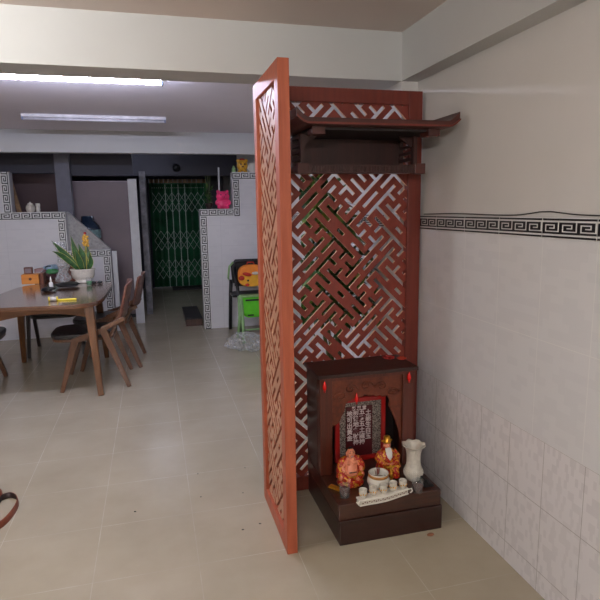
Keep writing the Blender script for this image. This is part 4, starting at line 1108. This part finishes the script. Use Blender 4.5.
# ------------------------------------------------------------------ plant behind the screen
pl_ = thing('potted_bush', (1.06, 3.16, 0), 'dense dark green potted bush seen through the fretwork screen', 'plant')
MB().lathe([(.10, 0), (.12, .01), (.15, .22), (.16, .25), (.145, .25), (.13, .2)], (1.08, 3.18, 0), 28).build('pot', 'terracotta', pl_)
MB().lathe([(.135, .18), (.138, .225), (.001, .23)], (1.08, 3.18, 0), 20).build('soil', 'soil', pl_)
m = MB()
for dx, dy, zt in ((0, 0, 1.3), (-.10, .03, 1.45), (-.2, -.03, 1.55), (.06, .04, 1.2), (-.05, -.05, 1.1)):
    m.tube([(1.08, 3.18, .22), (1.08+dx*.5, 3.18+dy, .7), (1.06+dx*1.1, 3.18+dy*1.5, zt)], [.014, .011, .005], 7)
m.build('stems', 'stem', pl_)
m = MB()
for i in range(1600):
    # crown: tall, leaning left at the top
    for _ in range(40):
        z = random.uniform(.80, 1.70); cxm = .99-.20*max(0, (z-1.0)/.6); rx = .29*math.sin(PI*min(1, (z-.5)/1.3))**.6+.03
        x = cxm+random.uniform(-rx, rx); y = 3.12+random.uniform(-.2, .2)
        if ((x-cxm)/rx)**2+((y-3.12)/.22)**2 < 1 and x < 1.30: break
    ln = random.uniform(.09, .17); w_ = ln*random.uniform(.16, .26)
    q = random.uniform(0, 2*PI); el = random.uniform(-.9, .8)
    d = Vector((math.cos(q)*math.cos(el), math.sin(q)*math.cos(el), math.sin(el)))*ln
    sd = d.cross(Vector((random.uniform(-.4, .4), random.uniform(-.4, .4), 1))).normalized()*w_
    dn = Vector((0, 0, -.18*ln)); p = Vector((x, y, z))
    pts = [p, p+d*.3+sd*.8, p+d*.62+sd*.7+dn*.5, p+d+dn, p+d*.62-sd*.7+dn*.5, p+d*.3-sd*.8, p+d*.5+dn*.2]
    if max(v_.x for v_ in pts) > 1.325 or min(v_.y for v_ in pts) < 2.92 or any(v_.x < .70*v_.y/2.6-.02 for v_ in pts): continue
    m.add(pts, [(0, 1, 6), (1, 2, 6), (2, 3, 6), (3, 4, 6), (4, 5, 6), (5, 0, 6)], 0, True)
m.build('foliage', 'foliage', pl_)

# ------------------------------------------------------------------ belt on the floor
def belt(path, zc=.0):
    n = len(path); P3 = [Vector((x, y, 0)) for x, y in path]
    # resample smooth (Catmull-Rom)
    pts = []
    for i in range(n-1):
        p0, p1, p2, p3 = P3[max(i-1, 0)], P3[i], P3[i+1], P3[min(i+2, n-1)]
        for k_ in range(8):
            t2 = k_/8
            pts.append(.5*((2*p1)+(p2-p0)*t2+(2*p0-5*p1+4*p2-p3)*t2*t2+(3*p1-p0-3*p2+p3)*t2**3))
    pts.append(P3[-1]); return pts
t_ = thing('leather_belt', (-.85, 2.78, 0), 'brown leather belt lying coiled on its edge at the left of the floor', 'belt')
pts = belt([(-1.06, 2.58), (-.95, 2.56), (-.85, 2.585), (-.765, 2.67), (-.735, 2.80), (-.745, 2.90), (-.79, 2.955), (-.84, 2.93), (-.87, 2.86), (-.93, 2.82), (-1.02, 2.83)])
pts2 = belt([(-1.02, 3.02), (-.93, 3.04), (-.87, 3.02), (-.835, 2.96), (-.84, 2.89), (-.88, 2.81), (-.95, 2.76), (-1.03, 2.75)])
def ribbon(pts, name, z0, z1, mats):
    m = MB(); vs = []; th = .0035
    for i, p in enumerate(pts):
        d = (pts[min(i+1, len(pts)-1)]-pts[max(i-1, 0)]).normalized(); nn = Vector((-d.y, d.x, 0))*th/2
        lean = Vector((-d.y, d.x, 0))*.004
        vs += [p+nn+Vector((0, 0, z0)), p-nn+Vector((0, 0, z0)), p-nn+lean+Vector((0, 0, z1)), p+nn+lean+Vector((0, 0, z1))]
    n = len(pts)
    for i in range(n-1):
        a, b_ = i*4, (i+1)*4
        m.add([vs[a], vs[b_], vs[b_+3], vs[a+3]], [(0, 1, 2, 3)], 1, True)
        m.add([vs[a+1], vs[b_+1], vs[b_+2], vs[a+2]], [(0, 1, 2, 3)], 0, True)
        m.add([vs[a+2], vs[b_+2], vs[b_+3], vs[a+3]], [(0, 1, 2, 3)], 0, True)
    return m.build(name, mats, t_)
ribbon(pts, 'strap', .0, .034, ['leather', 'leather_in'])
ribbon(pts2, 'inner_loop', .001, .035, ['leather', 'leather_in'])

# ------------------------------------------------------------------ world, camera, colour
w = bpy.data.worlds.new('room_ambient'); SC.world = w; w.use_nodes = True
w.node_tree.nodes['Background'].inputs[0].default_value = (.8, .85, 1, 1); w.node_tree.nodes['Background'].inputs[1].default_value = .05

cam = bpy.data.cameras.new('camera'); co = bpy.data.objects.new('camera', cam); COL.objects.link(co); SC.camera = co
cam.sensor_fit = 'HORIZONTAL'; cam.sensor_width = 36; cam.lens = 550.3/600*36; cam.clip_start = .05
pit, yaw, roll = .16581, .25784, -.01589
fw = Vector((math.sin(yaw)*math.cos(pit), math.cos(yaw)*math.cos(pit), -math.sin(pit)))
rt = Vector((math.cos(yaw), -math.sin(yaw), 0)); up = rt.cross(fw)
r2 = rt*math.cos(roll)+up*math.sin(roll); u2 = -rt*math.sin(roll)+up*math.cos(roll)
R = Matrix((r2, u2, -fw)).transposed().to_4x4(); co.matrix_world = Matrix.Translation((0, 0, H)) @ R

SC.view_settings.view_transform = 'Standard'; SC.view_settings.look = 'None'; SC.view_settings.gamma = 1
SC.view_settings.use_curve_mapping = False; SC.view_settings.exposure = 0
try: SC.cycles.max_bounces = 8; SC.cycles.diffuse_bounces = 5; SC.cycles.transparent_max_bounces = 8
except Exception: pass
